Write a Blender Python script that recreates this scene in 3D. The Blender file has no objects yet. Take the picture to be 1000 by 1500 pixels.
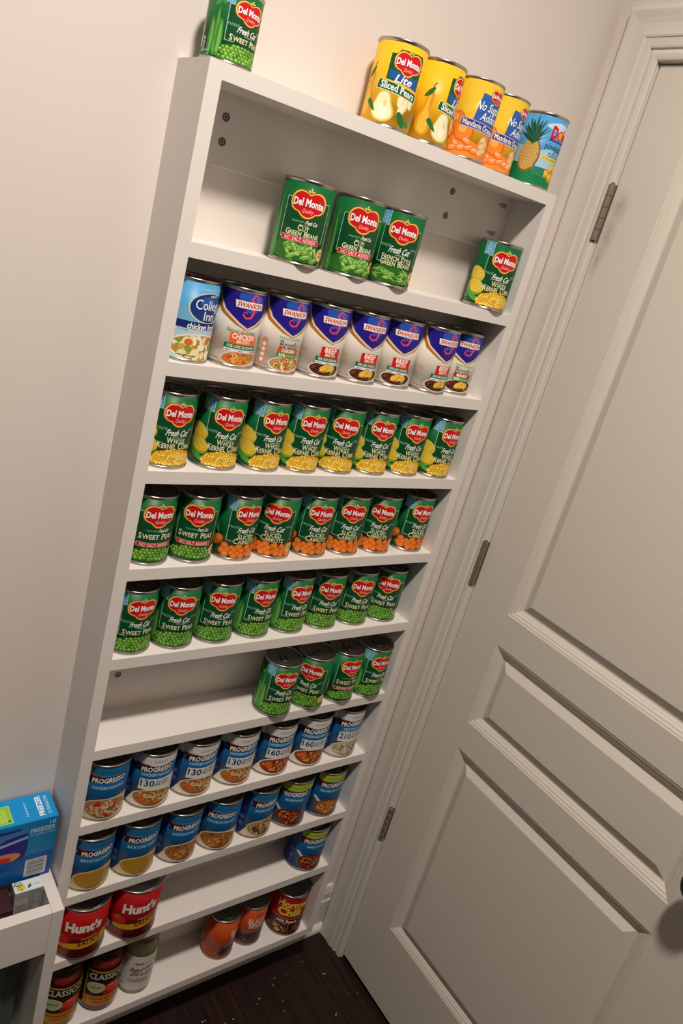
import bpy, bmesh, math, random
from mathutils import Vector, Matrix, geometry

SC = bpy.context.scene
COL = SC.collection
# ------------------------------------------------------------------ camera, world, light, exposure
cam_d = bpy.data.cameras.new('camera')
cam = bpy.data.objects.new('camera', cam_d)
COL.objects.link(cam)
cam_d.sensor_fit = 'VERTICAL'
cam_d.sensor_height = 36.0
cam_d.sensor_width = 24.0
cam_d.lens = 1100.867 * 36.0 / 1500.0
cam_d.shift_x = 17.05 / 1500.0
cam_d.shift_y = -31.17 / 1500.0
cam_d.clip_start = 0.01
_r = ((0.79697789, -0.54919835, 0.25141087), (0.01079494, -0.40321964, -0.91503956), (0.60391201, 0.73198026, -0.31542858))
_x, _y, _z = Vector(_r[0]), -Vector(_r[1]), -Vector(_r[2])
cam.matrix_world = Matrix(((_x.x, _y.x, _z.x, -0.42553), (_x.y, _y.y, _z.y, -0.90745), (_x.z, _y.z, _z.z, 1.65892), (0, 0, 0, 1)))
SC.camera = cam

SC.view_settings.view_transform = 'Standard'
SC.view_settings.look = 'None'
SC.view_settings.gamma = 1.0
SC.view_settings.use_curve_mapping = False
SC.view_settings.exposure = 0.0

world = bpy.data.worlds.new('world')
SC.world = world
world.use_nodes = True
world.node_tree.nodes['Background'].inputs[0].default_value = (1.0, 0.9, 0.8, 1)
world.node_tree.nodes['Background'].inputs[1].default_value = 0.03

lamp_d = bpy.data.lights.new('ceiling_lamp', 'SPOT')      # recessed ceiling downlight
lamp_d.energy = 170.0
lamp_d.color = (1.0, 0.885, 0.78)
lamp_d.shadow_soft_size = 0.085
lamp_d.spot_size = math.radians(154)
lamp_d.spot_blend = 0.95
lamp = bpy.data.objects.new('ceiling_lamp', lamp_d)
lamp.location = (-0.19, -0.87, 3.0)
COL.objects.link(lamp)

# ------------------------------------------------------------------ materials
MATS = {}


def lin(c):
    c = c / 255.0
    return c / 12.92 if c <= 0.04045 else ((c + 0.055) / 1.055) ** 2.4


def hexc(h):
    h = h.lstrip('#')
    return tuple(lin(int(h[i:i + 2], 16)) for i in (0, 2, 4)) + (1.0,)


def bsdf(m):
    return m.node_tree.nodes['Principled BSDF']


def ink(h, rough=0.42):
    key = 'print_' + h + str(rough)
    if key in MATS:
        return MATS[key]
    m = bpy.data.materials.new(key)
    m.use_nodes = True
    b = bsdf(m)
    b.inputs['Base Color'].default_value = hexc(h)
    b.inputs['Roughness'].default_value = rough
    b.inputs['Specular IOR Level'].default_value = 0.3
    MATS[key] = m
    return m


def surf(name, h, rough=0.5, metal=0.0, bump=0.0, bscale=(60, 60, 60), var=0.0, spec=0.5, detail=4.0):
    if name in MATS:
        return MATS[name]
    m = bpy.data.materials.new(name)
    m.use_nodes = True
    nt = m.node_tree
    b = bsdf(m)
    c = hexc(h)
    b.inputs['Base Color'].default_value = c
    b.inputs['Roughness'].default_value = rough
    b.inputs['Metallic'].default_value = metal
    b.inputs['Specular IOR Level'].default_value = spec
    if bump or var:
        tc = nt.nodes.new('ShaderNodeTexCoord')
        mp = nt.nodes.new('ShaderNodeMapping')
        mp.inputs['Scale'].default_value = bscale
        nz = nt.nodes.new('ShaderNodeTexNoise')
        nz.inputs['Scale'].default_value = 1.0
        nz.inputs['Detail'].default_value = detail
        nt.links.new(tc.outputs['Object'], mp.inputs[0])
        nt.links.new(mp.outputs[0], nz.inputs['Vector'])
        if bump:
            bp = nt.nodes.new('ShaderNodeBump')
            bp.inputs['Strength'].default_value = bump
            bp.inputs['Distance'].default_value = 0.001
            nt.links.new(nz.outputs[0], bp.inputs['Height'])
            nt.links.new(bp.outputs[0], b.inputs['Normal'])
        if var:
            rp = nt.nodes.new('ShaderNodeValToRGB')
            rp.color_ramp.elements[0].position = 0.3
            rp.color_ramp.elements[1].position = 0.7
            rp.color_ramp.elements[0].color = tuple(x * (1 - var) for x in c[:3]) + (1,)
            rp.color_ramp.elements[1].color = tuple(min(1, x * (1 + var)) for x in c[:3]) + (1,)
            nt.links.new(nz.outputs[0], rp.inputs[0])
            nt.links.new(rp.outputs[0], b.inputs['Base Color'])
    MATS[name] = m
    return m


WALL = surf('wall_paint', '#dfd7d1', 0.52, bump=0.10, bscale=(260, 260, 260), spec=0.25)
CEIL = surf('ceiling_paint', '#e8e4de', 0.8)
PANTRY = surf('stocked_wall_tone', '#615c56', 0.75, var=0.25, bscale=(4, 4, 4))  # unseen walls toned dark to cut bounced light, as stocked shelves would
RACKW = surf('rack_paint', '#e4e0dc', 0.4, bump=0.10, bscale=(30, 160, 160), spec=0.4)
CABW = surf('cabinet_paint', '#e4dfdb', 0.4, bump=0.08, bscale=(30, 160, 160), spec=0.4)
TRIMW = surf('trim_paint', '#dcd8d0', 0.36, bump=0.04, bscale=(90, 90, 20), spec=0.45)
TIN = surf('tinplate', '#b4b0a8', 0.30, metal=1.0, bump=0.03, bscale=(200, 200, 200))
LIDM = surf('lid_tinplate', '#8f8c84', 0.38, metal=1.0)
SHINY = surf('polished_tinplate', '#b9b9bb', 0.12, metal=1.0)
NICKEL = surf('satin_nickel', '#a3978a', 0.42, metal=0.75, bump=0.1, bscale=(40, 40, 400))
KNOBM = surf('dark_bronze', '#2c241f', 0.4, metal=0.8)
SCREWM = surf('screw_steel', '#6b6259', 0.35, metal=1.0)
DARK = surf('dark_recess', '#3a332c', 0.7)
LIDDARK = surf('dark_lid_enamel', '#2a1512', 0.4)
GOLDLID = surf('gold_lid_enamel', '#9c8c58', 0.35, metal=0.6)


def door_material(bscale):
    m = surf('door_paint_%d' % int(bscale[1]), '#d9d3c9', 0.40, bump=0.07, bscale=bscale, spec=0.4, detail=3.0)
    nt = m.node_tree
    b = bsdf(m)
    tc = nt.nodes.new('ShaderNodeNewGeometry')
    prev = None
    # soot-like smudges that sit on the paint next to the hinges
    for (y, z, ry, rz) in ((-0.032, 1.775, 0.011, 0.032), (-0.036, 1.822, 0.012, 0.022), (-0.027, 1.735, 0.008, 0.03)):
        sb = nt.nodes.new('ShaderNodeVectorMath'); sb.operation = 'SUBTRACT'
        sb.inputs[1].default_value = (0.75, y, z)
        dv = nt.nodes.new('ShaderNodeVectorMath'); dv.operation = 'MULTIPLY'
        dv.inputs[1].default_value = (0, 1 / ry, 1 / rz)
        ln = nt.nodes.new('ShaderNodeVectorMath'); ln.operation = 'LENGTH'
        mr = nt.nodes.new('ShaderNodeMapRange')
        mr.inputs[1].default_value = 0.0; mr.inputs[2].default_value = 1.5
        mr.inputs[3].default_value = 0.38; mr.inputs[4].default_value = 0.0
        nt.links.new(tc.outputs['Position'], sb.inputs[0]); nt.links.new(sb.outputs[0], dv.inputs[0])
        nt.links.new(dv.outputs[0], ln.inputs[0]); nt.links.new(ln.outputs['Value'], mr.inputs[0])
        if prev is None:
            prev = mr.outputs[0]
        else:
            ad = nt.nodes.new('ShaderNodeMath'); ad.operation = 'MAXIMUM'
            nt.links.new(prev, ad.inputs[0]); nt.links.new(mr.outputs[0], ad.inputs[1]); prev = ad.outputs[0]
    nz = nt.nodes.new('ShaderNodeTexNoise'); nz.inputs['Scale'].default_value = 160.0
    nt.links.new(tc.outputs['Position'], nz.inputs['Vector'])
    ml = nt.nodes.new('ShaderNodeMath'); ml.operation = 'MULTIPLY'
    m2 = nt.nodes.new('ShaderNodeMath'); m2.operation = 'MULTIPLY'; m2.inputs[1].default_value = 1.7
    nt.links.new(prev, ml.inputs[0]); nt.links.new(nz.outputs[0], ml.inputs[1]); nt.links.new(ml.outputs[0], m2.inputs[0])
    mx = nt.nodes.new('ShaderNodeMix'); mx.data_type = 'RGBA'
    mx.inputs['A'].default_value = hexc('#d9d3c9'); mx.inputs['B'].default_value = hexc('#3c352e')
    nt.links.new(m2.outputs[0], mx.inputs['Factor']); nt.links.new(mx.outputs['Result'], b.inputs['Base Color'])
    return m


DOORV = door_material((120, 120, 12))
DOORP = surf('door_panel_paint', '#d9d3c9', 0.40, bump=0.10, bscale=(120, 14, 120), spec=0.4, detail=3.0)


def wood_material():
    m = bpy.data.materials.new('dark_floor_wood')
    m.use_nodes = True
    nt = m.node_tree; b = bsdf(m)
    tc = nt.nodes.new('ShaderNodeTexCoord'); oi = nt.nodes.new('ShaderNodeObjectInfo')
    mp = nt.nodes.new('ShaderNodeMapping'); mp.inputs['Scale'].default_value = (90, 5, 30)
    nz = nt.nodes.new('ShaderNodeTexNoise'); nz.inputs['Scale'].default_value = 1.0; nz.inputs['Detail'].default_value = 6
    ad = nt.nodes.new('ShaderNodeVectorMath'); ad.operation = 'ADD'
    nt.links.new(tc.outputs['Object'], ad.inputs[0]); nt.links.new(oi.outputs['Random'], ad.inputs[1])
    nt.links.new(ad.outputs[0], mp.inputs[0]); nt.links.new(mp.outputs[0], nz.inputs['Vector'])
    rp = nt.nodes.new('ShaderNodeValToRGB')
    rp.color_ramp.elements[0].position = 0.3; rp.color_ramp.elements[0].color = hexc('#140a08')
    rp.color_ramp.elements[1].position = 0.75; rp.color_ramp.elements[1].color = hexc('#321b15')
    nt.links.new(nz.outputs[0], rp.inputs[0]); nt.links.new(rp.outputs[0], b.inputs['Base Color'])
    bp = nt.nodes.new('ShaderNodeBump'); bp.inputs['Strength'].default_value = 0.25; bp.inputs['Distance'].default_value = 0.001
    nt.links.new(nz.outputs[0], bp.inputs['Height']); nt.links.new(bp.outputs[0], b.inputs['Normal'])
    b.inputs['Roughness'].default_value = 0.5
    b.inputs['Specular IOR Level'].default_value = 0.3
    return m


WOOD = wood_material()


def glass_material(name, tint):
    m = bpy.data.materials.new(name)
    m.use_nodes = True
    nt = m.node_tree
    nt.nodes.remove(bsdf(m))
    out = nt.nodes['Material Output']
    tr = nt.nodes.new('ShaderNodeBsdfTransparent'); tr.inputs[0].default_value = tint
    gl = nt.nodes.new('ShaderNodeBsdfGlossy'); gl.inputs['Roughness'].default_value = 0.05
    fr = nt.nodes.new('ShaderNodeFresnel'); fr.inputs[0].default_value = 1.3
    mx = nt.nodes.new('ShaderNodeMixShader')
    nt.links.new(fr.outputs[0], mx.inputs[0]); nt.links.new(tr.outputs[0], mx.inputs[1]); nt.links.new(gl.outputs[0], mx.inputs[2])
    nt.links.new(mx.outputs[0], out.inputs[0])
    return m


GLASS = glass_material('jar_glass', (0.93, 0.95, 0.92, 1))

# ------------------------------------------------------------------ object helpers


def link_mesh(name, me, parent=None, loc=None):
    o = bpy.data.objects.new(name, me)
    COL.objects.link(o)
    if parent is not None:
        o.parent = parent
    if loc is not None:
        o.location = loc
    return o


def obj(name, bm, mats, parent=None, loc=None, smooth=False):
    me = bpy.data.meshes.new(name)
    bm.to_mesh(me); bm.free()
    for m in (mats if isinstance(mats, (list, tuple)) else [mats]):
        me.materials.append(m)
    if smooth:
        for p in me.polygons:
            p.use_smooth = True
    return link_mesh(name, me, parent, loc)


def empty(name, loc, label, cat, group=None):
    o = bpy.data.objects.new(name, None)
    COL.objects.link(o)
    o.location = loc
    o.empty_display_size = 0.02
    tag(o, label, cat, group)
    return o


def tag(o, label, cat, group=None):
    o['label'] = label
    o['category'] = cat
    if group:
        o['group'] = group
    return o


def struct(o):
    o['kind'] = 'structure'
    return o


def box(bm, x0, y0, z0, x1, y1, z1, bev=0.0):
    r = bmesh.ops.create_cube(bm, size=1.0)
    vs = r['verts']
    for v in vs:
        v.co = Vector(((x0 + x1) / 2 + v.co.x * (x1 - x0), (y0 + y1) / 2 + v.co.y * (y1 - y0), (z0 + z1) / 2 + v.co.z * (z1 - z0)))
    if bev:
        es = list({e for v in vs for e in v.link_edges})
        bmesh.ops.bevel(bm, geom=es, offset=bev, segments=2, profile=0.6, affect='EDGES')


def box_obj(name, x0, y0, z0, x1, y1, z1, m, parent=None, bev=0.0):
    """a box whose origin is its own base centre"""
    c = Vector(((x0 + x1) / 2, (y0 + y1) / 2, z0))
    bm = bmesh.new()
    box(bm, x0 - c.x, y0 - c.y, z0 - c.z, x1 - c.x, y1 - c.y, z1 - c.z, bev)
    return obj(name, bm, m, parent, c)


def lathe(bm, prof, n=72, mi=0, smooth=True, z0=0.0):
    """prof: list of (r, z) in mm, or (r, z, matindex)"""
    rings = []
    for p in prof:
        r, z = p[0] * 0.001, p[1] * 0.001 + z0
        if r < 1e-7:
            rings.append([bm.verts.new((0, 0, z))])
        else:
            rings.append([bm.verts.new((r * math.sin(2 * math.pi * i / n), -r * math.cos(2 * math.pi * i / n), z)) for i in range(n)])
    for k in range(len(rings) - 1):
        a, b = rings[k], rings[k + 1]
        m = prof[k + 1][2] if len(prof[k + 1]) > 2 else mi
        for i in range(n):
            j = (i + 1) % n
            if len(a) == 1 and len(b) == 1:
                continue
            if len(a) == 1:
                vs = (a[0], b[j], b[i])
            elif len(b) == 1:
                vs = (a[i], a[j], b[0])
            else:
                vs = (a[i], a[j], b[j], b[i])
            f = bm.faces.new(vs)
            f.material_index = m
            f.smooth = smooth


# ------------------------------------------------------------------ printed sheets: flat artwork in mm, bent round a can or laid on a box
GLY = {}


def glyphs(s, bold, serif):
    key = (s, bold, serif)
    if key in GLY:
        return GLY[key]
    cu = bpy.data.curves.new('t', 'FONT')
    cu.body = s
    cu.resolution_u = 2
    cu.offset = bold
    cu.size = 1.0
    o = bpy.data.objects.new('t', cu)
    COL.objects.link(o)
    bpy.context.view_layer.update()
    me = bpy.data.meshes.new_from_object(o.evaluated_get(bpy.context.evaluated_depsgraph_get()))
    vs = [(v.co.x, v.co.y) for v in me.vertices]
    fs = [tuple(p.vertices) for p in me.polygons]
    ec = {}
    for f in fs:
        for i in range(len(f)):
            e = tuple(sorted((f[i], f[(i + 1) % len(f)])))
            ec[e] = ec.get(e, 0) + 1
    bpy.data.objects.remove(o); bpy.data.curves.remove(cu); bpy.data.meshes.remove(me)
    cap = 0.69
    if serif:
        levels = (0 - bold, cap + bold) + ((0.52 + bold,) if s != s.upper() else ())
        add = []
        for (a, b), n in ec.items():
            if n != 1:
                continue
            (xa, ya), (xb, yb) = vs[a], vs[b]
            w = abs(xa - xb)
            if abs(ya - yb) < 0.0006 and 0.05 < w < 0.25 and any(abs(ya - l) < 0.06 for l in levels):
                up = ya < 0.2
                h = 0.055
                xc, ww = (xa + xb) / 2, w * 0.5 + 0.05
                add.append((xc - ww, xc + ww, ya if up else ya - h, ya + h if up else ya))
        for x0, x1, y0, y1 in add:
            k = len(vs)
            vs += [(x0, y0), (x1, y0), (x1, y1), (x0, y1)]
            fs.append((k, k + 1, k + 2, k + 3))
    if vs:
        x0 = min(v[0] for v in vs); x1 = max(v[0] for v in vs)
        vs = [((x - (x0 + x1) / 2) / cap, y / cap) for x, y in vs]
        w = (x1 - x0) / cap
    else:
        w = 1.0
    GLY[key] = (vs, fs, w)
    return GLY[key]


def smoothpts(pts, n=5):
    out = []
    N = len(pts)
    for i in range(N):
        p0, p1, p2, p3 = pts[i - 1], pts[i], pts[(i + 1) % N], pts[(i + 2) % N]
        for k in range(n):
            t = k / n
            out.append(tuple(0.5 * (2 * p1[d] + (p2[d] - p0[d]) * t + (2 * p0[d] - 5 * p1[d] + 4 * p2[d] - p3[d]) * t * t + (3 * p1[d] - p0[d] - 3 * p2[d] + p3[d]) * t ** 3) for d in (0, 1)))
    return out


class Sheet:
    def __init__(s):
        s.parts = {}

    def raw(s, part, vs, fs, colr, layer):
        s.parts.setdefault(part, []).append((vs, fs, colr, layer))

    def poly(s, part, pts, colr, layer):
        tris = geometry.tessellate_polygon([[Vector((p[0], p[1], 0)) for p in pts]])
        s.raw(part, list(pts), [tuple(t) for t in tris], colr, layer)

    def spoly(s, part, pts, colr, layer, n=4):
        s.poly(part, smoothpts(pts, n), colr, layer)

    def rect(s, part, x0, y0, x1, y1, colr, layer, tilt=0.0):
        s.raw(part, [(x0, y0), (x1, y0 + tilt), (x1, y1 + tilt), (x0, y1)], [(0, 1, 2, 3)], colr, layer)

    def ell(s, part, cx, cy, rx, ry, colr, layer, n=14, rot=0.0):
        c, si = math.cos(rot), math.sin(rot)
        pts = []
        for i in range(n):
            t = 2 * math.pi * i / n
            x, y = rx * math.cos(t), ry * math.sin(t)
            pts.append((cx + x * c - y * si, cy + x * si + y * c))
        s.raw(part, pts, [tuple(range(n))], colr, layer)

    def caps(s, part, x0, y0, x1, y1, w, colr, layer):
        d = math.hypot(x1 - x0, y1 - y0)
        s.ell(part, (x0 + x1) / 2, (y0 + y1) / 2, d / 2 + w / 2, w / 2, colr, layer, 12, math.atan2(y1 - y0, x1 - x0))

    def stroke(s, part, pts, w, colr, layer):
        vs, fs = [], []
        for i, p in enumerate(pts):
            a, b = pts[max(i - 1, 0)], pts[min(i + 1, len(pts) - 1)]
            d = math.hypot(b[0] - a[0], b[1] - a[1]) or 1
            nx, ny = -(b[1] - a[1]) / d, (b[0] - a[0]) / d
            ww = w[i] if isinstance(w, (list, tuple)) else w
            vs += [(p[0] + nx * ww / 2, p[1] + ny * ww / 2), (p[0] - nx * ww / 2, p[1] - ny * ww / 2)]
            if i:
                k = 2 * i
                fs.append((k - 2, k - 1, k + 1, k))
        s.raw(part, vs, fs, colr, layer)

    def txt(s, part, t, cx, cy, h, colr, layer, w=None, bold=0.0, serif=False, shear=0.0, rot=0.0, arch=0.0, shadow=None, rot90=False):
        vs, fs, nw = glyphs(t, bold, serif)
        sx = (w / nw) if w else h
        hw = nw * sx / 2

        def place(dx, dy):
            out = []
            for x, y in vs:
                X = x * sx + (y - 0.5) * h * shear
                Y = (y - 0.5) * h + rot * X + arch * (1 - (X / max(hw, 1e-6)) ** 2)
                if rot90:
                    X, Y = -Y, X
                out.append((cx + X + dx, cy + Y + dy))
            return out
        if shadow:
            s.raw(part, place(h * 0.05, -h * 0.06), fs, shadow, layer - 0.5)
        s.raw(part, place(0, 0), fs, colr, layer)

    def scribble(s, part, cx, cy, w, h, colr, layer, n=8, rot=0.0):
        """fine print too small to read: a row of short uneven marks"""
        for i in range(n):
            x = cx - w / 2 + w * i / n
            hh = h * (.65 + .35 * ((i * 7) % 3) / 2)
            y = cy + rot * (x - cx)
            s.rect(part, x, y - hh / 2, x + w / n * (.62 + .1 * (i % 2)), y + hh / 2, colr, layer)

    def smallcaps(s, part, t, cx, cy, h, colr, layer, w, bold=0.0, big=1.24):
        items = []
        for wd in t.split(' '):
            items.append((wd[0], h * big)); items.append((wd[1:], h)); items.append((None, h * .42))
        items.pop()
        gap = h * .09
        ws = [(glyphs(c, bold, True)[2] * k if c else k) for c, k in items]
        k = w / (sum(ws) + gap * (len(ws) - 1))
        x = cx - w / 2
        base = cy - h / 2
        for (c, hh), ww in zip(items, ws):
            if c:
                s.txt(part, c, x + ww * k / 2, base + hh / 2, hh, colr, layer, w=ww * k, bold=bold, serif=True)
            x += (ww + gap) * k

    def build(s, part, fn, cuts=None, name=None, parent=None):
        bm = bmesh.new()
        mats, idx = [], {}
        for vs, fs, colr, layer in s.parts[part]:
            if colr not in idx:
                idx[colr] = len(mats); mats.append(ink(colr))
            bv = [bm.verts.new((x, y, layer)) for x, y in vs]
            for f in fs:
                try:
                    face = bm.faces.new([bv[i] for i in f])
                    face.material_index = idx[colr]
                except ValueError:
                    pass
        bm.normal_update()
        for f in bm.faces:
            if f.normal.z < 0:
                f.normal_flip()
        if cuts:
            xs = [v.co.x for v in bm.verts]
            a, b = min(xs), max(xs)
            k = math.ceil(a / cuts)
            while k * cuts < b:
                bmesh.ops.bisect_plane(bm, geom=list(bm.verts) + list(bm.edges) + list(bm.faces), dist=1e-5, plane_co=(k * cuts, 0, 0), plane_no=(1, 0, 0))
                k += 1
        for v in bm.verts:
            v.co = fn(v.co.x, v.co.y, v.co.z)
        o = obj(name or part, bm, mats, parent)
        if part == 'lettering':
            o['kind'] = 'stuff'
        return o


LSTEP = 0.07  # mm between printed layers


def bend(R, n=72):
    st = 2 * math.pi / n

    def fn(a, v, layer):
        th = a / R
        k = math.floor(th / st + 1e-9)
        f = th / st - k
        rr = (R + LSTEP * (layer + 1)) * 0.001
        t0, t1 = k * st, (k + 1) * st
        x = math.sin(t0) * (1 - f) + math.sin(t1) * f
        y = -(math.cos(t0) * (1 - f) + math.cos(t1) * f)
        return Vector((rr * x, rr * y, v * 0.001))
    return fn


# ------------------------------------------------------------------ food artwork
def peas(S, x0, x1, y0, y1, seed, lay=1.0, r=3.5):
    rnd = random.Random(seed)
    cols = ['#62a033', '#4f8c2a', '#78b23e', '#447c24']
    S.spoly('picture', [(x0 - 2, y0), (x0 + 4, y0 - 1), (x1 - 4, y0 - 1), (x1 + 2, y0), (x1, (y0 + y1) / 2 + 3), ((x0 + x1) / 2, y1 + 1), (x0 + 1, y1 - 4)], '#235a18', lay)
    row, y = 0, y1 - 2.5
    while y > y0:
        x = x0 + (row % 2) * r
        k = 0
        while x < x1:
            top = y1 - 6 * abs((x - (x0 + x1) / 2) / ((x1 - x0) / 2)) ** 2
            if y < top:
                L = lay + 0.15 + row * 0.12 + (k % 2) * 0.05
                X, Y = x + rnd.uniform(-.6, .6), y + rnd.uniform(-.6, .6)
                S.ell('picture', X, Y, r, r, '#2b661a', L, 12)
                S.ell('picture', X - 0.15, Y + 0.25, r * .86, r * .84, cols[rnd.randrange(4)], L + 0.02, 12)
                S.ell('picture', X - 0.7, Y + 1.0, r * .36, r * .3, '#b4dd74', L + 0.04, 8)
            x += r * 1.75; k += 1
        y -= r * 1.35; row += 1


def corn(S, x0, x1, y0, y1, seed, lay=1.0):
    rnd = random.Random(seed)
    S.spoly('picture', [(x0 - 1, y0 + 1), ((x0 + x1) / 2, y0 - 1), (x1 + 1, y0 + 2), (x1 - 3, y1 - 5), ((x0 + x1) / 2, y1 + 1), (x0 + 5, y1 - 6)], '#d99a10', lay)
    cols = ['#f9d23a', '#f3bd22', '#ffe066', '#eab01c']
    row, y = 0, y1 - 3
    while y > y0 - 1:
        x = x0 + (row % 2) * 2.2
        k = 0
        while x < x1 + 1:
            top = y1 - 11 * abs((x - (x0 + x1) / 2) / ((x1 - x0) / 2)) ** 2
            if y < top:
                L = lay + 0.15 + row * 0.1 + (k % 2) * 0.04
                X, Y, a = x + rnd.uniform(-.8, .8), y + rnd.uniform(-.7, .7), rnd.uniform(-1, 1)
                S.ell('picture', X, Y, 3.4, 2.8, '#b8760c', L, 9, a)
                S.ell('picture', X, Y + .3, 2.9, 2.3, cols[rnd.randrange(4)], L + 0.02, 9, a)
                S.ell('picture', X - .5, Y + .8, .9, .6, '#fff2a0', L + 0.03, 6, a)
            x += 4.9; k += 1
        y -= 3.7; row += 1


def carrots(S, x0, x1, y0, y1, seed, lay=1.0):
    rnd = random.Random(seed)
    S.rect('picture', x0 + 2, y0 + 3, x1 - 2, y1 - 9, '#c65a12', lay)
    pts = []
    for r in range(4):
        for k in range(6):
            pts.append((x0 + 5 + k * (x1 - x0 - 8) / 5 + (r % 2) * 4 + rnd.uniform(-2, 2), y1 - 6 - r * (y1 - y0 - 8) / 3 + rnd.uniform(-2, 2)))
    for i, (x, y) in enumerate(pts):
        L = lay + 0.1 + i * 0.03
        R = rnd.uniform(5.2, 7.6)
        S.ell('picture', x, y, R, R * .88, '#c9540c', L, 14)
        S.ell('picture', x, y + .4, R * .9, R * .78, '#ee7a22', L + .01, 14)
        S.ell('picture', x, y + .4, R * .45, R * .36, '#f59640', L + .02, 10)


def beans(S, x0, x1, y0, y1, seed, lay=1.0, thin=False):
    rnd = random.Random(seed)
    S.spoly('picture', [(x0, y0 + 2), ((x0 + x1) / 2, y0 - 1), (x1, y0 + 3), (x1 - 3, y1 - 4), ((x0 + x1) / 2, y1), (x0 + 3, y1 - 3)], '#2e6a20', lay)
    cols = ['#78b144', '#5e9c34', '#8fc65a', '#6aa63e']
    n = 46 if thin else 22
    for i in range(n):
        L = lay + 0.1 + i * 0.02
        x, y = rnd.uniform(x0 + 6, x1 - 6), y1 - 5 - (y1 - y0 - 8) * (i / n) + rnd.uniform(-2, 2)
        a = rnd.uniform(-.7, .7) if thin else rnd.choice([-.5, -.3, .3, .5, 2.2, .9]) + rnd.uniform(-.2, .2)
        l, w = (12, 2.6) if thin else (11.5, 7.6)
        dx, dy = math.cos(a) * l / 2, math.sin(a) * l / 2
        S.caps('picture', x - dx, y - dy, x + dx, y + dy, w, '#356f22', L)
        S.caps('picture', x - dx, y - dy + .3, x + dx, y + dy + .3, w * .8, cols[rnd.randrange(4)], L + .007)
        S.caps('picture', x - dx * .7, y - dy * .7 + w * .2, x + dx * .7, y + dy * .7 + w * .2, w * .25, '#b5dd86', L + .012)
        if not thin and i % 3 == 0:
            S.ell('picture', x + dx * 1.2, y + dy * 1.2, 1.9, 2.3, '#b9d98a', L + .014, 9, a)


def soup(S, cx, cy, rx, ry, base, bits, seed, lay=1.0, n=46, rim='#e9e4da', size=(1.5, 3.6), rot=0.0):
    rnd = random.Random(seed)
    S.ell('picture', cx, cy, rx + 2.6, ry + 2.4, rim, lay, 36, rot)
    S.ell('picture', cx, cy, rx, ry, base, lay + .2, 36, rot)
    c, si = math.cos(rot), math.sin(rot)
    for i in range(n):
        t, q = rnd.uniform(0, 6.283), math.sqrt(rnd.uniform(0, .72))
        ex, ey = rx * q * math.cos(t), ry * q * math.sin(t)
        x, y = cx + ex * c - ey * si, cy + ex * si + ey * c
        a, b = rnd.uniform(*size), rnd.uniform(*size) * .7
        S.ell('picture', x, y, a, b, bits[rnd.randrange(len(bits))], lay + .3 + i * .015, 9, rnd.uniform(0, 3))


def noodles(S, cx, cy, rx, ry, cols, seed, lay=2.0, n=16, w=1.1):
    rnd = random.Random(seed)
    for i in range(n):
        t, q = rnd.uniform(0, 6.283), math.sqrt(rnd.uniform(0, .5))
        x, y, a = cx + rx * q * math.cos(t), cy + ry * q * math.sin(t), rnd.uniform(0, 6.28)
        pts = []
        for k in range(7):
            pts.append((x, y)); a += rnd.uniform(-.2, .8)
            x += 1.5 * math.cos(a); y += 1.5 * math.sin(a)
        S.stroke('picture', pts, w, cols[rnd.randrange(len(cols))], lay + i * .015)


# ------------------------------------------------------------------ label designs
GREEN, DEEP = '#086031', '#064c29'


def dm_logo(S, cx, cy, s=1.0, lay=2.0):
    half = [(0, 14.6), (5, 17.4), (12, 19.0), (19, 16.8), (24.6, 10), (25.8, 2), (23.8, -6), (18.6, -10.8), (12.4, -12.8), (9, -16.6), (4.8, -19.6), (0, -20.6)]
    pts = half + [(-x, y) for x, y in reversed(half[1:-1])]
    pts = [(x, y * (.93 if y > 0 else .86)) for x, y in pts]
    out = smoothpts(pts, 3)
    S.poly('logo', [(cx + x * s * 1.04, cy - .4 * s + y * s * 1.07) for x, y in out], '#7a4a10', lay)
    S.poly('logo', [(cx + x * s, cy + y * s) for x, y in out], '#f6cf5e', lay + .5)
    S.poly('logo', [(cx + x * s * .915, cy + y * s * .9) for x, y in out], '#d0121b', lay + 1.0)
    S.txt('logo', 'Del Monte', cx, cy + 2.0 * s, 9.6 * s, '#ffffff', lay + 2.0, w=44 * s, bold=0.03, shadow='#4d0508', arch=1.0 * s)
    S.txt('logo', 'Quality', cx + 1 * s, cy - 7.9 * s, 5.0 * s, '#ffc2b4', lay + 2.0, w=16 * s, shear=.3)
    for dx, dy, a, l in ((0, 19.4, 1.57, 2.8), (-2.8, 17.3, 2.6, 2.6), (2.8, 17.3, .55, 2.6)):
        S.ell('logo', cx + dx * s, cy + dy * s, l * s, 1.1 * s, '#e6d45a', lay + 1.2, 10, a)


def sea_tag(S, x=-43, y=87):
    S.rect('label_print', x, y, x + 17, 107, '#d9eef8', 1.0)
    S.rect('label_print', x + .7, y + .7, x + 16.3, 107, '#4aa6d6', 1.5)
    for t, yy, h, w in (('WITH', 103.5, 2.4, 7), ('NATURAL', 99.8, 2.4, 12), ('SEA', 95.8, 3.6, 10), ('SALT', 91, 3.6, 12)):
        S.txt('lettering', t, x + 8.5, yy, h, '#dff3fb', 2.5, w=w, bold=.01)


def frame(S, left=-32, top=86, bot=34, right=33):
    for (x0, y0, x1, y1) in ((left, top - .5, -24, top + .5), (left - .4, bot, left + .5, top + .5), (24, top - .5, right, top + .5), (right - .4, bot, right + .5, top + .5), (left, bot - .4, left + 14, bot + .5)):
        S.rect('label_print', x0, y0, x1, y1, '#b7d8c0', 1.6)
    S.rect('label_print', left + .5, bot + .5, right - .4, top - .5, DEEP, 1.2)


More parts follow.
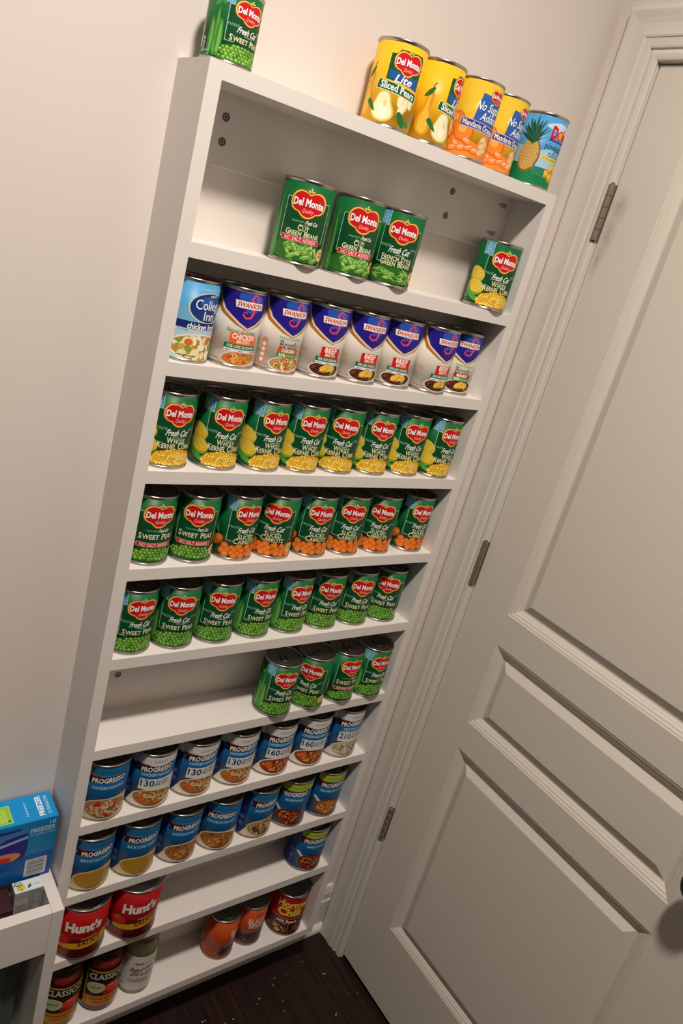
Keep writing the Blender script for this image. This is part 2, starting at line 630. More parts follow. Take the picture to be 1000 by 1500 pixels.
def side_marks(S, x=-66):
    S.rect('label_print', x - 3, 12, x + 2, 34, '#dfe7dc', 1.4)
    for k in range(7):
        S.rect('label_print', x - 2.4, 14 + k * 2.7, x + 1.4, 15 + k * 2.7 + (k % 3) * .4, '#2a3a30', 1.8)
    S.scribble('lettering', x + 8, 14, 7, 3.4, '#9fc7ae', 1.8, 3)
    S.rect('label_print', x + 4, 8, x + 14, 8.8, '#9fc7ae', 1.8)
    S.rect('label_print', x - 16, 20, x - 6, 100, '#e3e0d2', 1.4)
    for k in range(16):
        S.rect('label_print', x - 15, 24 + k * 4.6, x - 7 - (k % 3), 25.6 + k * 4.6, '#8a6a3a', 1.8)


def green_label(kind, sea=True, seal=False):
    S = Sheet()
    frame(S)
    dm_logo(S, 0, 79.5, .93 if sea else .98)
    if sea:
        sea_tag(S)
    if kind != 'gb_nsa' and kind != 'peas_nsa':
        S.txt('lettering', 'MADE', -23, 58.5, 3.8, '#8fd0a8', 2.2, w=16)
        S.txt('lettering', 'WITH', 24.5, 58.5, 3.8, '#8fd0a8', 2.2, w=13)
        S.txt('lettering', 'Fresh Cut', 1, 54, 9.0, '#f4f7ee', 2.6, w=33, shear=.35, bold=.02)
        S.scribble('lettering', 3, 47.3, 16, 1.3, '#bfe0c8', 2.2, 11)
    else:
        S.txt('lettering', 'MADE WITH', -9, 57, 2.4, '#8fd0a8', 2.2, w=17)
        S.txt('lettering', 'Fresh Cut', 10, 57.5, 5, '#f4f7ee', 2.6, w=17, shear=.35, bold=.02)
    cream = '#f7f4c2'

    def name(t, y, h, w, x=0.0):
        S.smallcaps('lettering', t, x, y, h * .86, cream, 3.0, w, .012)
    if kind == 'gb_nsa':
        S.txt('lettering', 'Blue Lake', 0, 53, 2.0, cream, 2.4, w=13, shear=.2)
        name('CUT', 48.4, 6.4, 16); name('GREEN BEANS', 41.4, 6.6, 48)
    elif kind == 'french':
        name('FRENCH STYLE', 41.5, 7.4, 50); name('GREEN BEANS', 34, 7.4, 50)
    elif kind == 'corn':
        name('WHOLE', 42, 8.0, 28); name('KERNEL CORN', 33.6, 8.4, 52)
    elif kind == 'carrots':
        name('SLICED', 42, 8.0, 29); name('CARROTS', 33.6, 8.4, 39)
    elif kind == 'peas':
        name('SWEET PEAS', 39.5, 8.0, 52)
    elif kind == 'peas_nsa':
        name('SWEET PEAS', 47, 8.6, 55)
    if kind in ('gb_nsa', 'peas_nsa'):
        S.rect('label_print', -29, 30.4, 27, 37.6, '#f3d7c8', 2.2)
        S.rect('label_print', -28.5, 30.9, 26.5, 37.1, '#d3161f', 2.5)
        S.txt('lettering', 'NO SALT ADDED', -1, 34, 4.2, '#ffffff', 3.2, w=46, serif=True)
    if seal or kind in ('gb_nsa', 'peas_nsa'):
        S.ell('label_print', 38, 20, 9, 9, '#d9a94a', 3.4, 24)
        S.ell('label_print', 38, 20, 7.6, 7.6, '#f0d793', 3.7, 24)
        S.txt('lettering', 'NON', 38, 22.6, 3.4, '#5a4a1c', 4.4, w=9, bold=.02)
        S.txt('lettering', 'GMO', 38, 18, 3.4, '#5a4a1c', 4.4, w=9, bold=.02)
    # pictures
    if kind == 'gb_nsa':
        beans(S, -36, 34, 7, 31, 3, 1.3)
        for x, tip in ((-42, 92), (-51, 80), (42, 84)):
            S.spoly('picture', [(x - 4, 8), (x + 4, 8), (x + 4, 50), (x + 1, tip - 14), (x + 3, tip - 3), (x, tip), (x - 4, tip - 16), (x - 3, 50)], '#4a9140', 1.4)
            S.stroke('picture', [(x - 1, 12), (x, 45), (x - 1, tip - 16)], 1.6, '#7db866', 1.8)
    elif kind == 'french':
        beans(S, -36, 36, 7, 30, 4, 1.3, thin=True)
        for x, tip in ((-48, 60), (-43, 44)):
            S.spoly('picture', [(x - 4, 8), (x + 3, 8), (x + 2, 36), (x + 1, tip), (x - 3, 40)], '#5ba544', 1.4)
    elif kind == 'corn':
        for yy, xx, L in ((54, -47, 1.30), (34, -43, 1.45)):
            S.ell('picture', xx, yy - 2, 19, 13.5, '#6fb13a', L, 24, -.25)
            S.ell('picture', xx + 1, yy, 18, 11, '#ecc229', L + .03, 24, -.25)
            for k in range(5):
                for j in range(9):
                    X, Y = xx - 15 + j * 3.7, yy + 8 - k * 4
                    if ((X - xx) / 16) ** 2 + ((Y - yy) / 9.5) ** 2 < 1:
                        S.ell('picture', X, Y, 1.55, 1.7, '#f8dc58', L + .06, 8)
        S.spoly('picture', [(-66, 44), (-60, 22), (-44, 12), (-26, 8), (-28, 14), (-46, 22), (-58, 34)], '#58a83c', 1.66)
        corn(S, -30, 32, 8, 29, 5, 1.8)
    elif kind == 'carrots':
        S.ell('picture', -48, 30, 13, 8, '#d9681a', 1.3, 20, .6)
        S.ell('picture', -44, 34, 6, 5, '#f0923e', 1.4, 14)
        for k in range(9):
            a = 1.2 + k * .12
            S.stroke('picture', [(-46, 40), (-48 + 8 * math.cos(a * 1.3), 50), (-50 + 16 * math.cos(a * 1.4), 58 + (k % 3) * 2)], .9, '#4d9a42', 1.35 + k * .02)
        carrots(S, -38, 36, 7, 29, 6, 1.5)
    else:
        for x, tip, L in ((-46, 82, 1.3), (-54, 66, 1.45), (-41, 62, 1.55)):
            if kind == 'peas_nsa' and x == -41:
                continue
            S.spoly('picture', [(x - 3, 12), (x + 3, 10), (x + 6, 34), (x + 4, 58), (x + 1, tip), (x - 3, 58), (x - 5, 34)], '#3f9138', L)
            S.spoly('picture', [(x - 1, 16), (x + 2, 14), (x + 4, 36), (x + 2, 58), (x + .5, tip - 8), (x - .5, 50), (x - 1, 30)], '#79bd57', L + .04)
        S.ell('picture', -50, 84, 6, 3, '#4ea343', 1.6, 12, .7)
        S.ell('picture', -41, 86, 5, 2.6, '#3f9138', 1.62, 12, 2.2)
        peas(S, -35, 35, 8, 28 if kind == 'peas_nsa' else 31, 7, 1.8)
    side_marks(S)
    return S, [(5, 106, GREEN)]


def pears_label():
    S = Sheet()
    S.poly('label_print', [(-22, 92), (-14, 92), (-10, 98), (24, 98), (28, 92), (28, 56), (-22, 60)], '#0f5a30', 1.2)
    S.poly('label_print', [(-20, 72), (26, 68), (28, 55), (-19, 62)], '#1e5aa6', 1.7)
    dm_logo(S, 5, 82, .82, 2.2)
    S.txt('lettering', 'Lite', 4, 63, 9.5, '#eef6ff', 3.0, w=25, shear=.35, bold=.02)
    S.poly('label_print', [(-32, 60), (30, 52), (31, 40), (-34, 47)], '#f3e8a8', 2.2)
    S.poly('label_print', [(-31, 59), (29, 51.5), (30, 41), (-33, 48)], '#11653a', 2.6)
    S.txt('lettering', 'Sliced Pears', -1, 50.6, 8.4, '#ffffff', 3.4, w=53, serif=True, bold=.02, rot=-.11)
    S.scribble('lettering', 2, 43.3, 38, 1.5, '#e6e29a', 3.4, 18, -.11)
    # pear halves
    S.spoly('picture', [(-34, 20), (-28, 10), (-16, 7), (-4, 11), (0, 20), (-6, 32), (-10, 42), (-18, 47), (-26, 43), (-30, 33)], '#d9bf62', 1.0)
    S.spoly('picture', [(-32, 20), (-27, 12), (-16, 9), (-6, 13), (-3, 20), (-8, 31), (-12, 41), (-18, 44), (-25, 41), (-29, 32)], '#f7efc4', 1.3)
    S.ell('picture', -16, 22, 6, 8, '#fdf9e2', 1.5, 16)
    S.ell('picture', -15, 30, 2.2, 5, '#e8d99a', 1.6, 12)
    for cx, cy, a, L in ((6, 38, .5, 1.05), (14, 34, .3, 1.15), (10, 27, .1, 1.25), (22, 40, .8, 1.35)):
        S.ell('picture', cx, cy, 10, 5.5, '#dcc877', L, 16, a + 1)
        S.ell('picture', cx, cy + .6, 9, 4.6, '#f8f0ca', L + .04, 16, a + 1)
    S.spoly('picture', [(-44, 30), (-36, 22), (-28, 18), (-34, 28), (-40, 34)], '#1f6e2e', 1.8)
    S.spoly('picture', [(4, 22), (10, 10), (20, 6), (18, 16), (10, 24)], '#1f6e2e', 1.8)
    S.spoly('picture', [(18, 12), (28, 8), (32, 10), (26, 16)], '#2c8438', 1.9)
    # whole pear at the left
    S.spoly('picture', [(-58, 16), (-46, 10), (-38, 18), (-38, 34), (-42, 48), (-40, 62), (-45, 70), (-51, 62), (-54, 46), (-60, 32)], '#d99c1e', .9)
    S.spoly('picture', [(-55, 18), (-47, 13), (-42, 20), (-42, 34), (-46, 50), (-45, 64), (-49, 58), (-51, 44), (-56, 32)], '#f0c046', 1.1)
    S.stroke('picture', [(-46, 68), (-45, 76), (-42, 80)], 1.6, '#6a4a1a', 1.3)
    S.spoly('picture', [(-56, 60), (-50, 70), (-42, 74), (-46, 64)], '#2a6c2c', 1.4)
    S.rect('label_print', 34, 16, 41, 28, '#5aa3c8', 1.2)
    return S, [(5, 106, '#f3b81e')]


def mandarin_label():
    S = Sheet()
    S.spoly('label_print', [(-50, 58), (-10, 66), (50, 60), (50, 105), (-50, 105)], '#f6d03a', .6)
    S.poly('label_print', [(-12, 92), (28, 88), (26, 46), (-18, 52)], '#2f63b4', 1.2)
    dm_logo(S, 14, 91, .52, 2.2)
    S.txt('lettering', 'No Sugar', 6, 75.5, 11.5, '#ffffff', 3, w=46, shear=.3, bold=.005)
    S.txt('lettering', 'Added', 10, 62, 11, '#ffffff', 3, w=33, shear=.3, bold=.005)
    S.poly('label_print', [(-34, 56), (32, 50), (32, 39), (-36, 44)], '#c8b6e2', 2.2)
    S.poly('label_print', [(-33, 55), (31, 49.2), (31, 40), (-35, 45)], '#40398f', 2.5)
    S.txt('lettering', 'Mandarin Oranges', -2, 47.6, 7.4, '#ffffff', 3.4, w=60, serif=True, rot=-.085, bold=.01)
    S.scribble('lettering', 6, 41.2, 30, 1.4, '#e3dcf0', 3.4, 15, -.085)
    S.spoly('picture', [(-60, 4.9), (60, 4.9), (60, 26), (20, 20), (-30, 30), (-60, 24)], '#ef8c32', .9)
    for x, y, r, L in ((-42, 50, 14, 1.0), (-26, 36, 15, 1.3), (-54, 34, 13, 1.15)):
        S.ell('picture', x, y, r, r * .96, '#d9631a', L, 26)
        S.ell('picture', x - 1, y + 1, r * .9, r * .86, '#f08a2c', L + .05, 24)
        S.ell('picture', x - 3, y + 4, r * .45, r * .38, '#f9b05c', L + .1, 16)
    S.ell('picture', -30, 49, 5, 2, '#2f7a30', 1.45, 10, .5)
    for i, (x, y, a) in enumerate(((-34, 18, 2.6), (-24, 14, .2), (-12, 16, .3), (-2, 14, .1), (-18, 24, 2.8), (-38, 12, .2))):
        L = 1.6 + i * .06
        S.ell('picture', x, y, 8.5, 5, '#d9591a', L, 16, a)
        S.ell('picture', x, y + .7, 7.6, 4.1, '#f7944a', L + .02, 16, a)
        S.ell('picture', x - 1, y + 1.6, 4.5, 1.4, '#fcc48a', L + .03, 12, a)
    S.ell('picture', 12, 24, 12, 15, '#e39a5c', 2.2, 24)
    for k in range(5):
        S.ell('picture', 8 + (k % 2) * 7, 32 - k * 4.4, 5.5, 3.6, '#f6cf94', 2.3 + k * .05, 14, .5 - (k % 2))
    return S, [(5, 106, '#f5bd28')]


def pineapple_label():
    S = Sheet()
    S.spoly('label_print', [(-70, 34), (70, 34), (70, 62), (30, 56), (0, 60), (-30, 54), (-70, 60)], '#a9d6f2', .5)
    S.spoly('label_print', [(-20, 92), (0, 100), (26, 98), (34, 90), (10, 86)], '#d7ecfa', .7)
    S.spoly('label_print', [(-70, 4.9), (70, 4.9), (70, 30), (30, 24), (0, 30), (-30, 26), (-70, 32)], '#138049', .8)
    # whole pineapple
    S.ell('picture', -35, 45, 17.5, 26, '#8a6428', 1.2, 28, -.08)
    S.ell('picture', -36, 46, 16, 24, '#c59a4e', 1.4, 28, -.08)
    for k in range(10):
        for j in range(6):
            X, Y = -50 + j * 5.4 + (k % 2) * 2.7, 25 + k * 4.7
            if ((X + 36) / 15) ** 2 + ((Y - 46) / 22.5) ** 2 < 1:
                S.ell('picture', X, Y, 2.1, 1.9, '#e2c47c', 1.6, 8)
                S.ell('picture', X, Y, .8, .7, '#7a5620', 1.7, 6)
    for k in range(11):
        a = .35 + k * .245
        x1, y1 = -35 + 28 * math.cos(a), 68 + 36 * math.sin(a) * (1 if k % 2 else .85)
        S.spoly('picture', [(-38, 64), (-32, 64), ((x1 - 34) / 2 + 2.4, (y1 + 66) / 2 + 1), (x1, min(y1, 104)), ((x1 - 36) / 2 - 2.4, (y1 + 66) / 2 - 1)], '#2c6b4e' if k % 2 else '#1c5240', 1.75 + k * .04)
    S.txt('logo', 'D', -3, 85, 17, '#d2182a', 2.4, w=12, bold=.06)
    S.ell('logo', 10, 83.4, 6.6, 7.6, '#d2182a', 2.3, 20)
    S.ell('logo', 10, 83.4, 4.6, 5.6, '#f5b51e', 2.6, 18)
    S.txt('logo', 'le', 22.5, 85, 16, '#d2182a', 2.4, w=12, bold=.05)
    S.rect('logo', -10, 72.6, 29, 74.8, '#5a2a6a', 2.4)
    S.txt('lettering', 'pineapple', 8, 64.5, 9, '#0f4a34', 2.4, w=43, serif=True)
    S.txt('lettering', 'tidbits', 9, 54, 9, '#0f4a34', 2.4, w=27, serif=True)
    S.rect('label_print', -14, 42.5, 30, 48.5, '#f3d64a', 2.0)
    S.txt('lettering', 'IN 100% PINEAPPLE JUICE', 8, 45.5, 2.6, '#4a4a1a', 2.6, w=40)
    for i, (x, y, a) in enumerate(((4, 24, .2), (14, 20, -.2), (22, 26, .4), (10, 32, .1), (26, 18, .1), (20, 34, -.3))):
        L = 2.0 + i * .07
        c, si = math.cos(a), math.sin(a)
        q = [(-5.5, -5), (5.5, -6), (6.5, 5), (-4, 6.5)]
        S.poly('picture', [(x + px * c - py * si, y + px * si + py * c) for px, py in q], '#dd9c14', L)
        q = [(-4.6, -1), (5, -2), (5.8, 4.6), (-3.6, 6)]
        S.poly('picture', [(x + px * c - py * si, y + px * si + py * c) for px, py in q], '#fbd44a', L + .03)
    for k in range(8):
        S.stroke('picture', [(-22 + k * 3, 18), (-23 + k * 3.2, 24), (-21 + k * 3, 28)], .5, '#59b384', 1.3 + k * .01)
    return S, [(5, 106, '#4d9fdc')]


def swan_label(kind):
    S = Sheet()
    S.poly('label_print', [(-50, 105.9), (-46, 92), (-34, 76), (-10, 61), (3, 55), (14, 61), (32, 74), (44, 86), (44, 82), (24, 64), (3, 54), (-14, 59.5), (-39, 73), (-53, 92), (-58, 105.9)], '#b9782c', 1.0)
    S.poly('label_print', [(-48, 105.9), (-44.5, 92), (-33, 77), (-10, 62.5), (3, 56.5), (14, 62.5), (32, 76), (46, 92), (48, 105.9)], '#e2c89a', 1.2)
    S.poly('label_print', [(-46, 105.9), (-43, 93), (-32, 78), (-10, 64), (3, 57.5), (14, 64), (31, 77), (45, 93), (47, 105.9)], '#251a8c', 1.5)
    S.spoly('label_print', [(-14, 104), (14, 104), (22, 94), (18, 84), (2, 78), (-8, 86), (-16, 96)], '#2a55b8', 1.8)
    S.stroke('logo', [(13, 101.5), (15, 97.5), (12.5, 95), (9.5, 97.5), (10, 102.5), (6, 104), (2, 98), (5, 88), (8, 80), (5, 72.5), (-2, 71), (-7, 74.5), (-6, 79), (-2.5, 79.5), (-1.5, 76.5)], [1, 1.4, 1.6, 1.8, 2.2, 2.8, 3.6, 4.2, 4.2, 3.4, 2.8, 2.2, 1.6, 1.2, .8], '#e0486a', 2.4)
    S.poly('logo', [(-19, 84), (23, 84), (21, 93.5), (-21, 93.5)], '#f8f4ee', 3.0)
    S.txt('logo', 'SWANSON', 1, 88.8, 6.2, '#d23a2c', 3.6, w=37, bold=.035, shear=.18)
    if kind in ('chicken', 'beef'):
        hot = '#ee6a28' if kind == 'chicken' else '#d8141e'
        if kind == 'chicken':
            S.txt('lettering', 'Natural Goodness', -3, 52, 5.4, '#3d7a4c', 2.4, w=44, shear=.4)
        x0, x1 = (-19, 22) if kind == 'chicken' else (-12, 20)
        S.poly('label_print', [(x0 + 1.2, 33.6), (x1 - 1.2, 33.6), (x1, 34.8), (x1, 48), (x1 - 1.2, 49.2), (x0 + 1.2, 49.2), (x0, 48), (x0, 34.8)], hot, 2.0)
        S.txt('lettering', 'CHICKEN' if kind == 'chicken' else 'BEEF', (x0 + x1) / 2, 44.6, 7, '#fff4e6', 2.8, w=35 if kind == 'chicken' else 21, bold=.03)
        S.txt('lettering', 'BROTH', (x0 + x1) / 2, 37.6, 4.6, '#fff4e6', 2.8, w=19 if kind == 'chicken' else 17, bold=.02)
        S.rect('label_print', x0 - 6, 26.8, x1 + 1, 33.6, '#1d6e3e', 1.9)
        S.txt('lettering', '33% LESS SODIUM' if kind == 'chicken' else '50% LESS SODIUM', (x0 + x1) / 2 - 2, 30.3, 3.6, '#e8f3ea', 2.6, w=x1 - x0, bold=.02)
        S.rect('label_print', x0 - 5, 22.6, x1 + 1, 26.7, '#e6e4ee', 1.8)
        for k in range(3):
            S.scribble('lettering', x0 + 1 + k * (x1 - x0) / 2.2, 24.4, 8, 1.8, '#5a5a8a', 2.4, 5)
    else:
        S.txt('lettering', 'Natural Goodness', 2, 53, 5, '#7ab85a', 2.4, w=36, shear=.4)
        S.txt('lettering', 'Broth', 1, 43.4, 11.5, '#6a4a36', 2.4, w=29)
        S.rect('label_print', -15, 31.4, 19, 37.4, '#e2502a' if kind == 'broth_chicken' else '#cc1c22', 2.0)
        S.txt('lettering', 'CHICKEN' if kind == 'broth_chicken' else 'BEEF', 2, 34.4, 4.2, '#fff4e6', 2.8, w=22, bold=.03)
        S.rect('label_print', -15, 24.4, 19, 31, '#3f9a3c', 1.9)
        S.txt('lettering', '33%' if kind == 'broth_chicken' else '50%', -7, 27.8, 4.4, '#f3f8e8', 2.6, w=11, bold=.03)
        S.txt('lettering', 'LESS SODIUM', 8, 27.8, 2.2, '#f3f8e8', 2.6, w=16)
        if kind == 'broth_chicken':
            S.spoly('label_print', [(-41, 10), (-32, 10), (-31, 42), (-34, 47), (-41, 44)], '#c98d72', 1.2, 3)
            for k in range(4):
                S.ell('label_print', -36.5, 15 + k * 7.6, 3.2, 2.9, '#f1e3d8', 1.6, 12)
    # food
    if kind == 'chicken':
        S.ell('picture', -8, 17, 29, 9, '#b9b4ae', 1.0, 30, .05)
        soup(S, 2, 14.2, 27, 9.4, '#c9722c', ['#e88a34', '#d65a22', '#8a9a3c', '#e6a85a', '#b8481c'], 11, 1.1, 46, '#cfc8be', (1.4, 3.6), .1)
        noodles(S, 2, 13.5, 22, 7, ['#f0c070', '#e88a3c', '#7c9440'], 12, 2.4, 14, 1.4)
    elif kind == 'broth_chicken':
        soup(S, 4, 15, 27, 9.6, '#c28a4a', ['#e6c48a', '#d2362a', '#f0dcae', '#b8682c', '#5f8f3c'], 13, 1.1, 60, '#d8d2c8', (1.2, 3.2), .05)
        noodles(S, 4, 14, 22, 7, ['#f2deae', '#e0b878'], 14, 2.4, 16, 1.3)
    else:
        soup(S, 2, 15.5, 26, 10, '#4a2418', ['#6a3a20', '#3a1a12', '#7c4a2c', '#5a2c1a'], 15, 1.1, 46, '#cfc6ba', (1.0, 2.6), .04)
        for i, (x, y, a) in enumerate(((3, 19, .3), (12, 18, -.4), (9, 13, .1), (-2, 16, .6))):
            S.ell('picture', x, y, 7.2, 5, '#c98e22', 2.2 + i * .05, 14, a)
            S.ell('picture', x, y + .5, 6.2, 4.1, '#eec04e', 2.23 + i * .05, 14, a)
        S.spoly('picture', [(2, 10), (8, 8), (13, 11), (9, 13)], '#3a3a14', 2.5)
    for k in range(5):
        S.rect('label_print', -47, 40 - k * 2.3, -31 - (k % 3) * 2, 41.1 - k * 2.3, '#d3a48e' if kind != 'broth_chicken' else '#e4e0d6', 1.0)
    for k in range(2):
        S.rect('label_print', -58, 30 - k * 2.6, -48 - k * 2, 31.2 - k * 2.6, '#d3a48e', 1.1)
    S.scribble('lettering', -38, 8.6, 30, 2.2, '#b8846c', 1.8, 14)
    return S, [(5, 106, '#e9e4da')]


def college_label():
    S = Sheet()
    S.spoly('label_print', [(-70, 46), (70, 46), (70, 62), (0, 78), (-70, 64)], '#74b5da', .5)
    S.spoly('label_print', [(-70, 4.9), (70, 4.9), (70, 40), (0, 46), (-70, 40)], '#b6d6e6', .7)
    S.txt('lettering', 'Premium Quality', 2, 99, 3.6, '#d8eaf4', 2, w=32, shear=.3)
    S.ell('logo', 4, 75, 31, 20.5, '#d5e4b0', 1.4, 40)
    S.ell('logo', 4.6, 75, 29.6, 19.3, '#173a86', 1.8, 40)
    S.ell('logo', 8, 82, 20, 9, '#2a5cae', 2.0, 30)
    S.txt('logo', 'College', 5, 79, 13, '#ffffff', 2.8, w=46)
    S.txt('logo', 'Inn', 6, 64.6, 12, '#ffffff', 2.8, w=19)
    S.stroke('logo', [(2, 90), (5, 92), (8, 90)], 1.2, '#ffffff', 2.7)
    S.stroke('logo', [(9, 90), (12, 93), (15, 90)], 1.2, '#ffffff', 2.72)
    S.rect('label_print', -70, 45, 70, 55, '#17296c', 1.5)
    S.txt('lettering', 'chicken broth', 2, 49.4, 7.4, '#ffffff', 2.4, w=52, serif=True, bold=.02)
    S.txt('lettering', 'FAT FREE', -29, 42.4, 2.4, '#4a8ab8', 2.0, w=14)
    soup(S, -2, 20.5, 40, 17, '#b8912e', ['#e8dfb4', '#f4efd2', '#d4a83a', '#8a9a3c', '#eee0a8'], 21, 1.1, 60, '#efe9da', (3, 7))
    for i, (x, y, c) in enumerate(((-18, 27, '#e0702a'), (12, 31, '#e0702a'), (16, 12, '#f6f0d8'), (2, 22, '#f6f0d8'), (-8, 14, '#f0e4b8'), (20, 22, '#8fa63e'))):
        S.ell('picture', x, y, 6.2, 5, c, 2.4 + i * .05, 10, i)
    S.scribble('lettering', -18, 9, 28, 2.4, '#3a3424', 4.5, 14)
    return S, [(5, 106, '#4b97cb')]


def soup_label(kind):
    S = Sheet()
    blue, deep = '#115a90', '#0d2f6a'
    S.poly('label_print', [(-75, 4.9), (-36, 4.9), (-42, 40), (-38, 110), (-75, 110)], deep, .5)
    for yy in (30, 46):
        S.ell('label_print', -50, yy, 6, 6, '#4f7db8', 1.2, 20)
        S.ell('label_print', -50, yy, 5, 5, '#1c3f80', 1.4, 20)
        S.scribble('lettering', -50, yy, 6, 2.4, '#b9cbe4', 2.0, 3)
    for k in range(9):
        S.rect('label_print', -51.5, 66 + k * 3.2, -48.6 - (k % 3) * .5, 68.2 + k * 3.2, '#4f7db8', 1.4)
    light = kind in ('l130', 'l160', 'l210')
    veg = kind in ('minestrone', 'macaroni')
    if light:
        S.rect('label_print', -75, 91, 75, 110, '#d9dbdc', 1.0)
        S.rect('label_print', -42, 91, -24, 110, '#b4bcc6', 1.2)
        S.txt('lettering', 'LIGHT', 5, 101.5, 5.6, '#4b6684', 2.2, w=25)
    elif veg:
        S.poly('label_print', [(-40, 110), (-34, 94), (75, 94), (75, 110)], '#a9bf2f', 1.0)
        S.txt('lettering', 'VEGETABLE CLASSICS', 3, 101.5, 3.6, '#4f6420', 2.2, w=44)
    else:
        S.rect('label_print', -38, 96, 75, 110, '#1d6f9f', 1.0)
        S.txt('lettering', 'TRADITIONAL', 2, 101, 4, '#155a8a', 2.2, w=36)
    # ribbon
    S.poly('logo', [(-38, 79), (-27, 78), (0, 79.5), (31, 85), (29, 88.5), (33, 95.5), (2, 92), (-26, 91), (-40, 95), (-34, 87)], '#3a1420' if not light else '#2c1220', 2.0)
    S.poly('logo', [(-40, 95), (-26, 91), (-12, 91.3), (-13, 93.5), (-27, 94.5)], '#8f3a22', 2.2)
    S.txt('logo', 'PROGRESSO', 1, 85.2, 9.2, '#f6f2ea', 3.2, w=56, bold=.03, rot=.075, shadow='#1c0507')
    names = dict(chicken=['CHICKEN NOODLE'], broccoli=['BROCCOLI CHEESE'], wildrice=['CHICKEN & WILD RICE'], wedding=['ITALIAN-STYLE WEDDING'], minestrone=['MINESTRONE'], macaroni=['MACARONI & BEAN'], l130=['CHICKEN NOODLE'], l160=['CHICKEN & DUMPLING'], l210=['NEW ENGLAND', 'CLAM CHOWDER'])[kind]
    y = 73.5 if light else 70
    for i, t in enumerate(names):
        h = 5.4 if len(names) == 1 else 4.4
        S.txt('lettering', t, 2, y - i * 6, h, '#bfe3f0', 2.6, w=min(58, len(t) * 3.9), bold=.018, rot=.03)
    if light:
        S.poly('label_print', [(-26, 64), (75, 65.5), (75, 42), (-27, 41)], '#dfe1e2', 1.6)
        S.txt('lettering', {'l130': '130', 'l160': '160', 'l210': '210'}[kind], -12, 55, 12.5, '#1d2c46', 2.6, w=24, bold=.02)
        S.txt('lettering', 'CALORIES', 14, 58.4, 4.8, '#1d2c46', 2.6, w=25, bold=.02)
        S.txt('lettering', 'PER CAN', 13, 52, 4.8, '#1d2c46', 2.6, w=23, bold=.02)
    spec = dict(
        chicken=('#a8804e', ['#cbb28a', '#8a6238', '#d9c6a0', '#c2361c', '#b5542a'], '#cdbfa2'),
        broccoli=('#b88a2e', ['#c79a3a', '#a87a24', '#8f8a34'], '#d9c79a'),
        wildrice=('#a5682a', ['#c08a44', '#8a4e1e', '#d2a264', '#6a3a18', '#b9622a'], '#d8cdb6'),
        wedding=('#b3873c', ['#5a3a20', '#d8c48a', '#4a6a2c', '#c2622c', '#e0cf9e'], '#dcd2bc'),
        minestrone=('#7a2214', ['#b8502c', '#5a1410', '#d08a4a', '#c9a25a', '#8f2a18'], '#e4ddd0'),
        macaroni=('#b4602a', ['#d9a050', '#c47a34', '#e8bc70', '#a44a1e'], '#e4ddd0'),
        l130=('#a86a2c', ['#d9b26a', '#c25a22', '#7c4a1e', '#8c9a3c', '#e0c488'], '#e8e0cc'),
        l160=('#8a3418', ['#c8401e', '#e0b870', '#6a2412', '#d89a4a', '#a8481c'], '#e8e0cc'),
        l210=('#b9a888', ['#d4c6a8', '#8f7c5c', '#e0d6bc', '#6f5a40'], '#d9d2c2'))[kind]
    if veg:
        S.ell('picture', 0, 27, 31, 21, '#e9e4da', 1.7, 40)
        soup(S, 0, 27, 28, 18.5, spec[0], spec[1], 31, 1.8, 60, '#3a1410', (1.8, 3.8))
        S.poly('picture', [(-38, 50), (-34, 54), (-20, 42), (-24, 37)], '#d5d7d6', 1.75)
    else:
        top = 46 if not light else 41
        # bowl seen from above: a broad curved rim under the name
        S.poly('picture', smoothpts([(-46, 8), (-36, 26), (-24, top - 4), (0, top + 1), (24, top + 2), (44, top), (60, top - 6), (60, 5.2), (-40, 5.2)], 2), spec[2], 1.7)
        rx = 38
        soup(S, 4, top / 2 + 2.5, rx, top / 2 - 3.5, spec[0], spec[1], 41 + len(kind), 1.9, 70 if kind != 'broccoli' else 40, spec[2], (1.6, 4.0) if kind != 'broccoli' else (.8, 1.8))
        if kind in ('chicken', 'l130', 'l210'):
            noodles(S, 4, top / 2 + 2, rx * .9, top / 2 - 6, ['#e4d2a4', '#c9ae78', '#f0e2bc'] if kind != 'l210' else ['#e2d8c0'], 51, 3.1, 22, 1.5)
        if kind in ('l130', 'l160', 'wedding'):
            for i, (x, yy) in enumerate(((-14, 20), (-20, 26), (8, 14))):
                S.ell('picture', x, yy, 6, 4.6, '#d8521a' if kind != 'wedding' else '#5c3a1e', 3.5 + i * .05, 14, i)
                S.ell('picture', x, yy + .5, 3, 2.2, '#ec7a2c' if kind != 'wedding' else '#7a5030', 3.52 + i * .05, 10, i)
        if kind == 'chicken':
            for i, (x, yy) in enumerate(((-12, 34), (18, 30), (6, 12))):
                S.ell('picture', x, yy, 7, 3.4, '#c22e1a', 3.6 + i * .05, 12, .4 + i)
    S.scribble('lettering', 2, 8, 26, 2.2, '#5a4a34', 5.5, 12)
    return S, [(6, 109, blue)]


